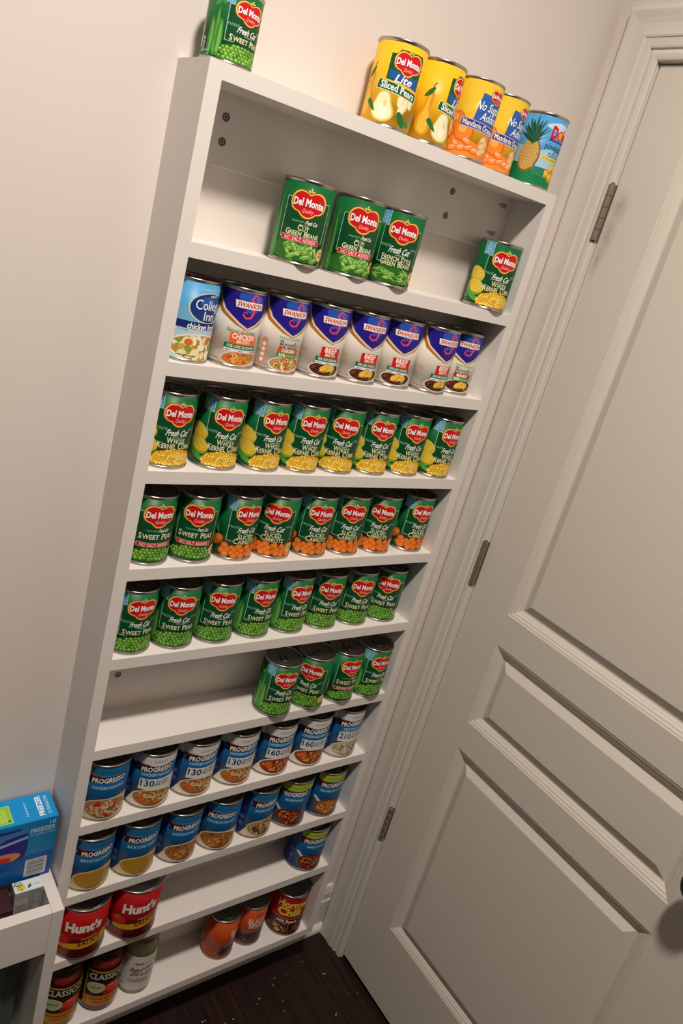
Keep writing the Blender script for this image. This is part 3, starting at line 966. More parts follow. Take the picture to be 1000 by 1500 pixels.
def sauce_label():
    S = Sheet()
    for i in range(44):
        t = 2 * math.pi * i / 44
        S.ell('label_print', 4 + 31 * math.cos(t), 76 + 25 * math.sin(t), .7, .7, '#e87a6a', 1.2, 6)
    S.txt('logo', "Hunt's", 4, 77, 20, '#f4efe8', 3.0, w=66, bold=.05, rot=.06, shadow='#5a0608')
    S.spoly('label_print', [(-40, 36), (-20, 38), (10, 44), (75, 56), (75, 36), (20, 28), (-40, 26)], '#d9a11e', 1.6)
    S.txt('lettering', 'TOMATO', 16, 51, 4.2, '#f2d6a0', 2.6, w=28, rot=.1)
    S.txt('lettering', 'SAUCE', 18, 40.5, 9.5, '#3a1410', 2.8, w=42, serif=True, bold=.02, rot=.14)
    S.ell('picture', -34, 46, 17, 11.5, '#8f0c0e', 2.0, 26)
    S.ell('picture', -34, 47, 15.5, 10, '#cf2418', 2.2, 26)
    S.ell('picture', -38, 50, 5, 2.6, '#ec6a4e', 2.4, 14)
    S.spoly('picture', [(-37, 55), (-34, 58), (-30, 55), (-34, 53)], '#4a7a2a', 2.5)
    S.rect('label_print', -70, 12, -52, 28, '#d6d2cc', 1.4)
    S.ell('label_print', -61, 20, 6, 6, '#6c87a8', 1.8, 16)
    return S, [(5, 113, '#a30b12')]


def beancan_label():
    S = Sheet()
    S.poly('label_print', [(-112, 4.9), (-84, 4.9), (-80, 106), (-112, 106)], '#a33c10', .6)
    S.rect('label_print', -98, 8, -86, 44, '#cfc6ba', 1.2)
    for k in range(10):
        S.rect('label_print', -96, 11 + k * 3, -88, 12.2 + k * 3 + (k % 3) * .4, '#3a3430', 1.6)
    S.rect('label_print', -5, 84, 13, 96, '#e88a5a', 1.4)
    S.rect('label_print', -4.2, 84.8, 12.2, 95.2, '#c4481a', 1.7)
    S.scribble('lettering', 4, 90, 11, 4, '#f0c4a8', 2.3, 4)
    S.txt('lettering', 'BLACK', 4, 72, 15, '#ece2d4', 2.4, w=44, bold=.03)
    S.txt('lettering', 'BEANS', 4, 58, 11, '#ece2d4', 2.4, w=37, bold=.02)
    rnd = random.Random(8)
    S.spoly('picture', [(-40, 18), (-20, 10), (10, 6), (44, 10), (50, 40), (30, 42), (0, 36), (-26, 30)], '#2a1a22', 1.3)
    for i in range(90):
        x = rnd.uniform(-36, 48); top = 30 + (x + 36) * .14; y = rnd.uniform(12 - (x + 36) * .06, top)
        S.ell('picture', x, y, 3.2, 2.2, ['#1c1218', '#3a2a3a', '#4c3a4c', '#241820'][i % 4], 1.5 + i * .018, 9, rnd.uniform(0, 3))
        S.ell('picture', x - .6, y + .6, .8, .4, '#8a7a90', 1.51 + i * .018, 6)
    return S, [(5, 106, '#bf4a1b')]


def chili_label():
    S = Sheet()
    S.rect('label_print', -80, 52, 80, 112, '#bf0f1c', .8)
    S.rect('label_print', -80, 51, 80, 52.2, '#e0b25a', 1.2)
    S.txt('logo', 'Hormel', 2, 94, 19, '#f3d24a', 3.0, w=76, serif=True, bold=.045, shadow='#4a0808')
    S.txt('logo', 'Chili', -2, 71, 20, '#f3d24a', 3.0, w=58, serif=True, bold=.045, shadow='#4a0808')
    S.txt('lettering', 'with Beans', -4, 44, 7.6, '#f1e6da', 2.8, w=50, bold=.035)
    S.rect('lettering', -32, 37.6, 28, 38.3, '#c9a878', 2.6)
    rnd = random.Random(19)
    for i in range(120):
        x, y = rnd.uniform(-62, 62), rnd.uniform(8, 36)
        c = ['#8a2a1c', '#5c1610', '#a8422a', '#70241a', '#c0623a', '#3c0e0c'][rnd.randrange(6)]
        S.ell('picture', x, y, rnd.uniform(2.4, 4.4), rnd.uniform(1.6, 2.6), c, 1.2 + i * .014, 9, rnd.uniform(0, 3))
    for i in range(16):
        x, y, a = rnd.uniform(-34, -6), rnd.uniform(12, 30), rnd.uniform(-.9, .9)
        S.ell('picture', x, y, 4.2, 1.5, ['#d9b24a', '#c8b06a', '#e6c878', '#6a8a3a'][i % 4], 3.0 + i * .03, 9, a)
    return S, [(5, 112, '#4c1210')]


def classic_label():
    S = Sheet()
    S.rect('label_print', -42, 17, 42, 110, '#c08a28', .6)
    S.rect('label_print', -39, 82, 39, 106, '#1e1710', 1.2)
    S.rect('label_print', -39, 42, 39, 82, '#2a2012', 1.0)
    S.txt('logo', 'CLASSICO', 0, 94, 14, '#e3dccb', 2.4, w=70, serif=True, bold=.01, arch=2)
    S.ell('label_print', -19, 66, 18, 14, '#e4dfb8', 2.0, 28)
    S.ell('label_print', -19, 66, 16.4, 12.4, '#b3b98a', 2.3, 28)
    S.scribble('lettering', -19, 66, 20, 5, '#4c5a34', 3.0, 6)
    S.ell('picture', 15, 60, 22, 17, '#b01c10', 1.7, 26)
    S.ell('picture', 13, 64, 16, 11, '#d9421c', 1.9, 24)
    S.ell('picture', 12, 70, 6, 3, '#ec8a4a', 2.1, 12)
    S.poly('label_print', [(-39, 20), (39, 20), (39, 40), (0, 45), (-39, 42)], '#c9821e', 2.6)
    S.scribble('lettering', 0, 36, 58, 5.4, '#7a2a10', 3.2, 13)
    S.scribble('lettering', 0, 27, 42, 3.4, '#7a2a10', 3.2, 11)
    return S


def alfredo_label():
    S = Sheet()
    S.rect('label_print', -46, 13, 46, 105.5, '#d8d3cb', .6)
    S.scribble('lettering', -6, 86, 18, 5, '#2e2a26', 2.0, 6)
    S.stroke('label_print', [(-14, 80), (0, 84), (14, 85), (26, 88)], [.8, 2.2, 2.6, .6], '#b59a4a', 1.6)
    S.stroke('label_print', [(-22, 64), (-8, 70), (8, 72), (26, 76)], [.6, 1.4, 1.4, .5], '#a83a2a', 1.5)
    S.txt('lettering', 'Aged', -8, 70, 12, '#8a2f38', 2.4, w=26, shear=.35, bold=.02)
    S.scribble('lettering', 17, 72, 18, 6.5, '#4a2c2a', 2.4, 5, .1)
    S.txt('lettering', 'alfredo', 4, 58, 11, '#2c2623', 2.6, w=44, shear=.3, bold=.01)
    S.rect('label_print', -22, 34, 22, 46, '#bdb6ac', 1.4)
    for k in range(3):
        S.rect('label_print', -19 + k * 3, 36.4 + k * 3.2, 18 - k * 2, 37.4 + k * 3.2, '#8f877c', 1.8)
    S.ell('label_print', -34, 26, 2.2, 2.2, '#4a4540', 1.6, 12)
    return S


# ------------------------------------------------------------------ cans and jars
def can_body_mesh(R, H):
    bm = bmesh.new()
    b = R - 1.1
    lathe(bm, [(0, 2.2), (R - 4, 2.2), (R - 2.6, .4), (R - 1.6, 0), (R - .4, .3), (R, 1.2), (R, 2.6), (R - .5, 3.4), (b - .2, 4.0), (b, 4.8),
               (b, H - 4.8), (b - .2, H - 4.0), (R - .5, H - 3.4), (R, H - 2.6), (R, H - 1.2), (R - .4, H - .3), (R - 1.2, H), (R - 2.2, H - .4), (R - 2.6, H - 3.0), (R - 2.6, H - 4.2)])
    me = bpy.data.meshes.new('can_body')
    bm.to_mesh(me); bm.free()
    me.materials.append(TIN)
    return me


def lid_mesh(R, H, mat, rings=True):
    bm = bmesh.new()
    q = R - 2.65
    z = H - 4.0
    if rings:
        prof = [(q, z), (q - 2.2, z - .2), (q - 3.2, z + .7), (q - 4.4, z + .7), (q - 5.2, z - .1), (q * .68, z), (q * .66, z + .5), (q * .6, z + .5), (q * .58, z), (q * .4, z), (q * .38, z + .4), (q * .33, z + .4), (q * .31, z), (0, z)]
    else:
        prof = [(q, z), (q - 3, z), (q - 4, z + .9), (q - 5.4, z + .9), (q - 6.4, z), (0, z)]
    lathe(bm, list(reversed(prof)), 48)
    me = bpy.data.meshes.new('lid')
    bm.to_mesh(me); bm.free()
    me.materials.append(mat)
    return me


def tab_mesh(R, H):
    bm = bmesh.new()
    z = (H - 3.0) * .001
    # ring of the pull tab
    n, rx, ry = 20, .0075, .0095
    pts = [(rx * math.cos(2 * math.pi * i / n), -.004 + ry * math.sin(2 * math.pi * i / n)) for i in range(n)]
    rings = []
    for (s, dz) in ((1.0, 0), (1.0, .0013), (.62, .0013), (.62, 0)):
        rings.append([bm.verts.new((x * s, -.004 + (y + .004) * s, z + dz)) for x, y in pts])
    for k in range(4):
        a, b = rings[k], rings[(k + 1) % 4]
        for i in range(n):
            bm.faces.new((a[i], a[(i + 1) % n], b[(i + 1) % n], b[i]))
    box(bm, -.0045, .002, z - .0012, .0045, .0125, z + .0012, .0006)
    r = bmesh.ops.create_cone(bm, cap_ends=True, segments=14, radius1=.0026, radius2=.0022, depth=.0026)
    for v in r['verts']:
        v.co += Vector((0, .009, z + .0009))
    bmesh.ops.recalc_face_normals(bm, faces=bm.faces)
    me = bpy.data.meshes.new('pull_tab')
    bm.to_mesh(me); bm.free()
    me.materials.append(LIDM)
    return me


BODY = {}


def make_can(rootname, R, H, design, lidmat=None, tab=True):
    S, bands = design
    root = bpy.data.objects.new(rootname, None)
    COL.objects.link(root)
    root.empty_display_size = .02
    lidmat = lidmat or LIDM
    key = (R, H, lidmat.name)
    if key not in BODY:
        BODY[key] = (can_body_mesh(R, H), lid_mesh(R, H, lidmat, tab), tab_mesh(R, H))
    bme, lme, tme = BODY[key]
    link_mesh('can_body', bme, root)
    lid = link_mesh('lid', lme, root)
    if tab:
        link_mesh('pull_tab', tme, lid)
    Rl = R - 1.02
    bm = bmesh.new()
    v0, v1, c = bands[0]
    lathe(bm, [(Rl - .06, v0), (Rl, v0), (Rl, v1), (Rl - .06, v1)])
    lab = obj('label', bm, ink(c), root)
    cuts = Rl * 2 * math.pi / 72
    for part in S.parts:
        S.build(part, bend(Rl), cuts, part, lab)
    return root


def make_jar(rootname, R, H, prof, sauce_col, lid_mat, S, lid_r):
    root = bpy.data.objects.new(rootname, None)
    COL.objects.link(root)
    root.empty_display_size = .02
    bm = bmesh.new()
    lathe(bm, prof, 72)
    obj('glass_body', bm, GLASS, root)
    bm = bmesh.new()
    inner = [(0, 3)] + [(max(r - 1.3, 0), max(z, 2.2)) for r, z in prof[2:-1]] + [(0, prof[-2][1])]
    lathe(bm, inner, 48)
    obj('sauce', bm, surf('sauce_' + sauce_col.lstrip('#'), sauce_col, .35), root)
    bm = bmesh.new()
    z0 = H - 15
    lathe(bm, [(0, z0 + 1), (lid_r - 1, z0), (lid_r, z0 + 1), (lid_r, H - 2), (lid_r - 1.5, H), (lid_r - 5, H), (lid_r - 6, H - 1.2), (0, H - 1.2)], 60)
    lid = obj('lid', bm, lid_mat, root)
    bm = bmesh.new()
    lathe(bm, [(lid_r + .1, z0), (lid_r + .7, z0 + .8), (lid_r + .1, z0 + 1.6)], 60)
    obj('lid_rim', bm, lid_mat, lid)
    Rl = R + .12
    lab = None
    order = ['label_print'] + [p for p in S.parts if p != 'label_print']
    for part in order:
        o = S.build(part, bend(Rl), Rl * 2 * math.pi / 72, 'label' if part == 'label_print' else part, root if lab is None else lab)
        if lab is None:
            lab = o
    return root


def copy_tree(o, parent=None):
    c = o.copy()
    COL.objects.link(c)
    if parent is not None:
        c.parent = parent
    for ch in list(o.children):
        copy_tree(ch, c)
    return c


# ------------------------------------------------------------------ room shell
DX = 0.750            # face of the door wall
BY = 0.0926           # face of the back wall
CEILZ = 3.05
LX, RY = -0.95, -2.3
DY0, DY1 = -0.017, -0.690          # door edges (hinge side, latch side)
DTOP = 2.047


def wall_obj(name, boxes, m):
    bm = bmesh.new()
    for b in boxes:
        box(bm, *b)
    return struct(obj(name, bm, m))


wall_obj('wall_back', [(LX - .1, BY, 0, DX + .12, BY + .1, CEILZ)], WALL)
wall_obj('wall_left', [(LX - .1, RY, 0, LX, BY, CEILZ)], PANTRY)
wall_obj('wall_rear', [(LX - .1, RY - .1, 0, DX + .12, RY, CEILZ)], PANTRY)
wall_obj('wall_right', [(DX, DY0 + .012, 0, DX + .12, BY, CEILZ), (DX, DY1 - .012, DTOP + .012, DX + .12, DY0 + .012, CEILZ), (DX, RY, 0, DX + .12, DY1 - .012, CEILZ)], WALL)
wall_obj('ceiling', [(LX - .1, RY - .1, CEILZ, DX + .12, BY + .1, CEILZ + .1)], CEIL)
floor = wall_obj('floor', [(LX - .1, RY - .1, -.06, DX + .9, BY + .1, -.012)], DARK)
# planks running away from the shelf
rnd = random.Random(4)
PW = .108
plank_me = {}
x = LX
col_i = 0
while x < DX + .12:
    ys = [BY, BY - rnd.uniform(.3, .9)]
    while ys[-1] > RY:
        ys.append(max(RY, ys[-1] - rnd.uniform(.7, 1.1)))
    for a, b in zip(ys[:-1], ys[1:]):
        bm = bmesh.new()
        L = a - b
        w = min(PW, DX + .12 - x)
        box(bm, .0006, -L + .0006, -.012, w - .0006, -.0006, 0, .0008)
        o = obj('plank', bm, WOOD, floor, (x, a, 0))
    x += PW
# crumbs scattered on the dark floor
bm = bmesh.new()
for (cx, cy) in ((.335, -.03), (.36, -.065), (.415, -.045), (.43, -.115), (.50, -.03), (.555, -.06), (.60, -.01), (.655, .025), (.72, -.1), (.47, -.17), (.38, -.2), (.31, -.14), (.58, -.2), (.645, -.13), (.52, -.11), (.36, -.02), (.69, -.045), (.5, -.24), (.56, .0), (.44, -.08)):
    for k in range(2):
        s = rnd.uniform(.0006, .0016)
        r = bmesh.ops.create_icosphere(bm, subdivisions=1, radius=s)
        ox, oy = rnd.uniform(-.012, .012), rnd.uniform(-.012, .012)
        for v in r['verts']:
            v.co = Vector((cx + ox + v.co.x, cy + oy + v.co.y, s * .75 + v.co.z * .75))
o = obj('crumbs', bm, surf('crumb_white', '#e8e2d6', .6))
tag(o, 'tiny white crumbs scattered over the dark wood floor below the shelf', 'crumbs')
o['kind'] = 'stuff'

# ------------------------------------------------------------------ door trim, jamb, baseboard


def prof_strip(bm, prof, fn0, fn1):
    a = [bm.verts.new(fn0(w, t)) for w, t in prof]
    b = [bm.verts.new(fn1(w, t)) for w, t in prof]
    n = len(prof)
    for i in range(n):
        j = (i + 1) % n
        bm.faces.new((a[i], a[j], b[j], b[i]))
    bm.faces.new(a); bm.faces.new(list(reversed(b)))
    bmesh.ops.recalc_face_normals(bm, faces=bm.faces)


# (distance outwards from the opening, thickness) of the door casing
CAS = [(0, 0), (0, .0062), (.002, .0078), (.006, .0085), (.0105, .0088), (.014, .0080), (.0165, .0066), (.0185, .0062), (.0195, .0095), (.0225, .0102), (.034, .0104), (.0352, .0118), (.038, .0125),
       (.046, .0117), (.056, .0112), (.066, .0122), (.072, .0132), (.0765, .0136), (.080, .0128), (.083, .0085), (.0845, .003), (.0845, 0)]
CY0 = DY0 + .0045
CZ0 = DTOP + .0045
CY1 = DY1 - .0045
bm = bmesh.new()
prof_strip(bm, CAS, lambda w, t: (DX - t, CY0 + w, 0), lambda w, t: (DX - t, CY0 + w, CZ0 + w))
struct(obj('trim_1', bm, TRIMW))
bm = bmesh.new()
prof_strip(bm, CAS, lambda w, t: (DX - t, CY0 + w, CZ0 + w), lambda w, t: (DX - t, CY1 - w, CZ0 + w))
struct(obj('trim_2', bm, TRIMW))
bm = bmesh.new()
prof_strip(bm, CAS, lambda w, t: (DX - t, CY1 - w, 0), lambda w, t: (DX - t, CY1 - w, CZ0 + w))
struct(obj('trim_3', bm, TRIMW))
# jamb boards lining the opening
bm = bmesh.new()
box(bm, DX, DY0 + .0028, 0, DX + .12, DY0 + .012, DTOP + .003)
box(bm, DX, DY1 - .012, 0, DX + .12, DY1 - .0028, DTOP + .003)
box(bm, DX, DY1 - .012, DTOP + .003, DX + .12, DY0 + .012, DTOP + .012)
box(bm, DX + .038, DY0 - .006, 0, DX + .05, DY0 + .0028, DTOP)
box(bm, DX + .038, DY1 - .0028, 0, DX + .05, DY1 + .008, DTOP)
struct(obj('trim_4', bm, TRIMW))
# baseboard on the back wall, cut down where the shelf unit hangs over it
BB = [(0, 0), (.0135, 0), (.0135, .092), (.0125, .0945), (.0105, .0955), (.0105, .118), (.0085, .124), (.0085, .127), (.006, .1345), (.004, .137), (0, .137)]
BBL = [(0, 0), (.0135, 0), (.0135, .092), (.0125, .0945), (.0105, .0955), (.0105, .1255), (0, .1255)]
bm = bmesh.new()
prof_strip(bm, BB, lambda w, t: (.6295, BY - w, t), lambda w, t: (DX, BY - w, t))
prof_strip(bm, BBL, lambda w, t: (LX, BY - w, t), lambda w, t: (.6295, BY - w, t))
struct(obj('baseboard_back', bm, TRIMW))
SHOE = [(.0135, 0), (.0265, 0), (.0262, .005), (.0245, .0105), (.021, .0145), (.017, .0168), (.0135, .0175)]
bm = bmesh.new()
prof_strip(bm, SHOE, lambda w, t: (LX, BY - w, t), lambda w, t: (DX, BY - w, t))
struct(obj('trim_5', bm, TRIMW))

# ------------------------------------------------------------------ door
RINGS = [(0, 0), (.0016, .0010), (.0060, .0020), (.0076, .0034), (.0120, .0046), (.0136, .0060), (.0172, .0078), (.0205, .0098), (.0230, .0102), (.0250, .0098), (.0395, .0030), (.0415, .0022)]
PANELS = [(1.056, 1.932), (.800, .988), (.214, .734)]
PY0, PY1 = -.115, -.588
door_t = .035
DB = .014
bm = bmesh.new()
X0, X1 = DX + .0008, DX + door_t
box(bm, X0, DY1, DB, X1, PY1, DTOP)                         # latch stile
box(bm, X0, PY0, DB, X1, DY0, DTOP)                         # hinge stile
zs = [DB, .214, .734, .800, .988, 1.056, 1.932, DTOP]
for a, b in ((DB, .214), (.734, .800), (.988, 1.056), (1.932, DTOP)):
    box(bm, X0, PY1, a, X1, PY0, b)
door = struct(obj('door_1', bm, DOORV))
for z0, z1 in PANELS:
    bm = bmesh.new()
    prev = None
    for w, d in RINGS:
        loop = [bm.verts.new((X0 + d, y, z)) for y, z in ((PY0 - w, z0 + w), (PY1 + w, z0 + w), (PY1 + w, z1 - w), (PY0 - w, z1 - w))]
        if prev:
            for i in range(4):
                bm.faces.new((prev[i], prev[(i + 1) % 4], loop[(i + 1) % 4], loop[i]))
        prev = loop
    bm.faces.new(prev)
    bl = [bm.verts.new((X1 - .004, y, z)) for y, z in ((PY0, z0), (PY1, z0), (PY1, z1), (PY0, z1))]
    bm.faces.new(list(reversed(bl)))
    bmesh.ops.recalc_face_normals(bm, faces=bm.faces)
    obj('panel', bm, DOORP, door)
# knob on its rose
bm = bmesh.new()
lathe(bm, [(0, 0), (32, 0), (32, 3), (29, 6), (14, 8), (12, 12), (11.5, 24), (16, 30), (23, 35), (27, 43), (27, 50), (23, 58), (14, 63), (0, 65)], 40)
for v in bm.verts:
    v.co = Vector((X0 - v.co.z, -.628 + v.co.x, .892 + v.co.y))
obj('knob', bm, KNOBM, door)
# hinges
for hz0, hz1 in ((1.762, 1.857), (1.069, 1.166), (.387, .478)):
    bm = bmesh.new()
    box(bm, DX - .0006, DY0 - .0004, hz0, DX + .002, DY0 + .0062, hz1)
    hg = obj('hinge', bm, NICKEL, door)
    n = 5
    for k in range(n):
        a = hz0 + (hz1 - hz0) * k / n; b = hz0 + (hz1 - hz0) * (k + 1) / n
        bm = bmesh.new()
        L = (b - a) * 1000
        lathe(bm, [(0, .25), (5.6, .25), (6.0, .5), (6.0, L - .5), (5.6, L - .25), (0, L - .25)], 24, smooth=False)
        obj('knuckle', bm, NICKEL, hg, (DX - .0062, DY0 + .0062, a))
    for zz in (hz0, hz1):
        bm = bmesh.new()
        s = -1 if zz == hz0 else 1
        lathe(bm, [(3.2, 0), (3.2, 1.5 * s), (1.5, 3.2 * s), (0, 3.4 * s)], 14)
        bmesh.ops.recalc_face_normals(bm, faces=bm.faces)
        obj('pin_tip', bm, SCREWM, hg, (DX - .0062, DY0 + .0062, zz))

# ------------------------------------------------------------------ the can rack
W, P, D, T = .6093, .0191, .0926, .01905
ZS = [None] + [1.745 + z / 1000 for z in (-140.806, -295.788, -451.269, -605.796, -760.511, -931.509, -1086.568, -1243.892, -1400.816, -1599.032)]
ZTI = 1.745 + .044786
ZTOP = ZTI + T
RB = ZS[10] - T
rack = empty('can_rack', (0, 0, RB), 'tall narrow white wooden wall shelf unit holding rows of canned food beside the door', 'shelf')


def rpart(name, x0, y0, z0, x1, y1, z1, bev=0.0):
    o = box_obj(name, x0, y0, z0, x1, y1, z1, RACKW, rack, bev)
    o.location.z -= RB
    return o


e = 0.0
rpart('side_panel', -P, 0, RB, 0, D, ZTOP)
rpart('side_panel', W, 0, RB, W + P, D, ZTOP)
rpart('top_board', e, 0, ZTI, W - e, D, ZTOP)
for i in range(1, 11):
    rpart('shelf_board', e, 0, ZS[i] - T, W - e, D, ZS[i])
rails = []
for zt, zb in ((ZTI, ZTI - .089), (ZS[5] - T, ZS[5] - T - .089)):
    rails.append(rpart('hanging_rail', e, D - .019, zb, W - e, D, zt - e))


def screw(x, z, rail):
    bm = bmesh.new()
    lathe(bm, [(5.6, -.2), (5.2, .35), (3.6, .55), (3.1, .0), (2.2, -.3)], 22)
    lathe(bm, [(2.3, -.3), (1.0, .05), (0, .05)], 12, mi=1)
    for v in bm.verts:
        v.co = Vector((v.co.x, -v.co.z, v.co.y))
    bmesh.ops.recalc_face_normals(bm, faces=bm.faces)
    o = obj('screw', bm, [SCREWM, DARK], rail)
    o.location = Vector((x, D - .0192, z)) - rail.location - rack.location


for x, z in ((.050, 1.761), (.051, 1.731), (.466, 1.769), (.466, 1.731)):
    screw(x, z, rails[0])
screw(.050, .899, rails[1])
for x, z in ((.591, 1.775), (.583, 1.727)):
    # pocket-screw holes: raised ovals, the hollow's shade put into their grey colour
    bm = bmesh.new()
    pts = [(-.016, 0), (-.008, .0032), (0, .0042), (.005, .0036), (.0065, 0), (.005, -.0036), (0, -.0042), (-.008, -.0032)]
    q = smoothpts(pts, 3)
    a = [bm.verts.new((px, 0, pz)) for px, pz in q]
    b = [bm.verts.new((.001 + px * .8, -.0004, pz * .8)) for px, pz in q]
    c = [bm.verts.new((.003 + px * .45, -.0001, pz * .6)) for px, pz in q]
    for u, v in ((a, b), (b, c)):
        for i in range(len(q)):
            bm.faces.new((u[i], u[(i + 1) % len(q)], v[(i + 1) % len(q)], v[i]))
    bm.faces.new(c)
    bmesh.ops.recalc_face_normals(bm, faces=bm.faces)
    o = obj('pocket_hole', bm, surf('bare_board', '#a39a8f', .7), rails[0])
    o.location = Vector((x, D - .0191, z)) - rails[0].location - rack.location

# ------------------------------------------------------------------ the low storage cabinet at the left
cab = empty('storage_cabinet', (-.33, .02, 0), 'low white wooden storage cabinet with an open top bin left of the shelf unit', 'cabinet')


def cpart(name, x0, y0, z0, x1, y1, z1):
    o = box_obj(name, x0, y0, z0, x1, y1, z1, CABW, cab, .0007)
    o.location -= cab.location
    return o


CT = .538
CX0, CX1 = -.65, -.022
cpart('side_panel', CX1 - .019, -.047, 0, CX1, .079 - .013, CT)
cpart('side_panel', CX0, -.047, 0, CX0 + .019, .079 - .013, CT)
cpart('front_board', CX0 + .0193, -.047, CT - .091, CX1 - .0193, -.028, CT)
cpart('bin_bottom', CX0 + .0193, -.0277, CT - .110, CX1 - .0193, .047, CT - .0915)
cpart('back_board', CX0 + .0193, .0473, .0, CX1 - .0193, .066, CT)
cpart('bottom_board', CX0 + .0193, -.047, .06, CX1 - .0193, .047, .079)

# ------------------------------------------------------------------ groceries: build one of each kind, then copy
V_R, V_H, B_R, S_R, S_H = 36.9, 111, 36.7, 42.6, 115
PROTO = {}


def proto(kind):
    if kind in PROTO:
        return PROTO[kind]
    def small_peas():
        S, bands = green_label('peas')
        for part in S.parts:
            S.parts[part] = [([(x * .84, y * .725) for x, y in vs], fs, c, l) for vs, fs, c, l in S.parts[part]]
        return S, [(4.8, 76.4, GREEN)]
    g = {'peas_small': lambda: make_can('food_can', 33.0, 81, small_peas()),
         'peas': lambda: make_can('food_can', V_R, V_H, green_label('peas')),
         'peas_seal': lambda: make_can('food_can', V_R, V_H, green_label('peas', True, True)),
         'peas_nsa': lambda: make_can('food_can', V_R, V_H, green_label('peas_nsa', False)),
         'gb_nsa': lambda: make_can('food_can', V_R, V_H, green_label('gb_nsa', False)),
         'french': lambda: make_can('food_can', V_R, V_H, green_label('french', True, True)),
         'corn': lambda: make_can('food_can', V_R, V_H, green_label('corn')),
         'carrots': lambda: make_can('food_can', V_R, V_H, green_label('carrots')),
         'carrots_seal': lambda: make_can('food_can', V_R, V_H, green_label('carrots', True, True)),
         'pears': lambda: make_can('food_can', V_R, V_H, pears_label()),
         'mandarin': lambda: make_can('food_can', V_R, V_H, mandarin_label()),
         'pineapple': lambda: make_can('food_can', V_R, V_H, pineapple_label()),
         'college': lambda: make_can('broth_can', B_R, V_H, college_label()),
         'sw_chicken': lambda: make_can('broth_can', B_R, V_H, swan_label('chicken')),
         'sw_broth_chicken': lambda: make_can('broth_can', B_R, V_H, swan_label('broth_chicken')),
         'sw_beef': lambda: make_can('broth_can', B_R, V_H, swan_label('beef')),
         'sw_broth_beef': lambda: make_can('broth_can', B_R, V_H, swan_label('broth_beef')),
         'sauce': lambda: make_can('sauce_can', 50.3, 119, sauce_label(), SHINY, False),
         'blackbeans': lambda: make_can('food_can', V_R, V_H, beancan_label()),
         'chili': lambda: make_can('food_can', 43.0, 118, chili_label(), SHINY, False),
         'classic': lambda: make_jar('sauce_jar', 39.5, 146, [(0, 1.5), (30, 1.5), (33, 0), (37.5, 1.5), (39.5, 6), (39.5, 111), (38.5, 116), (34, 124), (30.5, 129), (30, 140), (29, 141)], '#7a1c12', LIDDARK, classic_label(), 33),
         'alfredo': lambda: make_jar('sauce_jar', 35.0, 152, [(0, 1.5), (26, 1.5), (29, 0), (33.5, 1.5), (35, 6), (35, 106), (34, 113), (31, 120), (30, 126), (29.5, 146), (28.5, 147)], '#d8cfae', GOLDLID, alfredo_label(), 32.5)}
    if kind not in g:
        g[kind] = lambda: make_can('soup_can', S_R, S_H, soup_label(kind))
    PROTO[kind] = g[kind]()
    PROTO[kind]['_fresh'] = 1
    return PROTO[kind]


def put(kind, x, y, z, th, label, cat='can', group=None):
    p = proto(kind)
    if '_fresh' in p:
        del p['_fresh']
        o = p
    else:
        o = copy_tree(p)
    o.location = (x / 1000, y / 1000, z + .0003)
    o.rotation_euler = (0, 0, th)
    for k in ('group',):
        if k in o:
            del o[k]
    return tag(o, label, cat, group)


ORD = ['leftmost', 'second from left', 'third from left', 'fourth from left', 'fifth from left', 'sixth from left', 'seventh from left', 'rightmost']
# top of the unit
g = 'cans standing on top of the shelf unit'
put('peas_small', 20, 42, ZTOP, .2, 'small squat green sweet peas can standing alone at the left end of the unit top', group=g)
put('pears', 276.5, 43.2, ZTOP, -.40, 'yellow sliced pears can with its whole front showing, leftmost of the five cans on top', group=g)
put('pears', 351.5, 42.8, ZTOP, .47, 'yellow sliced pears can turned right, between the other pears can and the mandarin oranges', group=g)
put('mandarin', 428, 36.5, ZTOP, -.18, 'left one of the two yellow mandarin orange cans on top, beside the pears', group=g)
put('mandarin', 502, 49.5, ZTOP, .02, 'right one of the two yellow mandarin orange cans on top, beside the pineapple can', group=g)
put('pineapple', 591.8, 41.1, ZTOP, -.16, 'blue and green pineapple tidbits can at the right end of the unit top', group=g)
# first shelf
g = 'vegetable cans on the uppermost shelf'
put('gb_nsa', 173.0, 31.5, ZS[1], -.48, 'green cut green beans can with red banner, leftmost on the uppermost shelf', group=g)
put('gb_nsa', 264.5, 32.6, ZS[1], -.32, 'green cut green beans can with red banner, in the middle of the trio', group=g)
put('french', 345.4, 31.5, ZS[1], -.45, 'green french style green beans can, right one of the trio on the uppermost shelf', group=g)
put('corn', 571.2, 31.5, ZS[1], -.37, 'green whole kernel corn can standing alone at the right of the uppermost shelf', group=g)
# broths
g = 'broth cans on the second shelf'
put('college', 36.8, 44.6, ZS[2], .25, 'light blue chicken broth can with dark blue oval, left end of the broth shelf', group=g)
for kind, x, y, th, lab in (('sw_chicken', 111.0, 44.2, -.11, 'cream broth can with an orange chicken box and carrot picture, beside the light blue can'),
                            ('sw_broth_chicken', 185.4, 44.0, -.06, 'cream broth can with an orange chicken strip above a red and noodle soup picture'),
                            ('sw_beef', 263.3, 43.9, -.19, 'first of four cream beef broth cans with a red box, leftmost of them'),
                            ('sw_beef', 341.1, 43.7, -.20, 'second of four cream beef broth cans with a red box, counted from the left'),
                            ('sw_beef', 417.3, 44.1, -.41, 'third of four cream beef broth cans with a red box, counted from the left'),
                            ('sw_beef', 495.0, 36.5, -.10, 'fourth of four cream beef broth cans with a red box, standing forward near the right'),
                            ('sw_broth_beef', 571.3, 53.0, -.33, 'cream beef broth can with a red strip, at the right end of the broth shelf')):
    put(kind, x, y, ZS[2], th, lab, group=g)
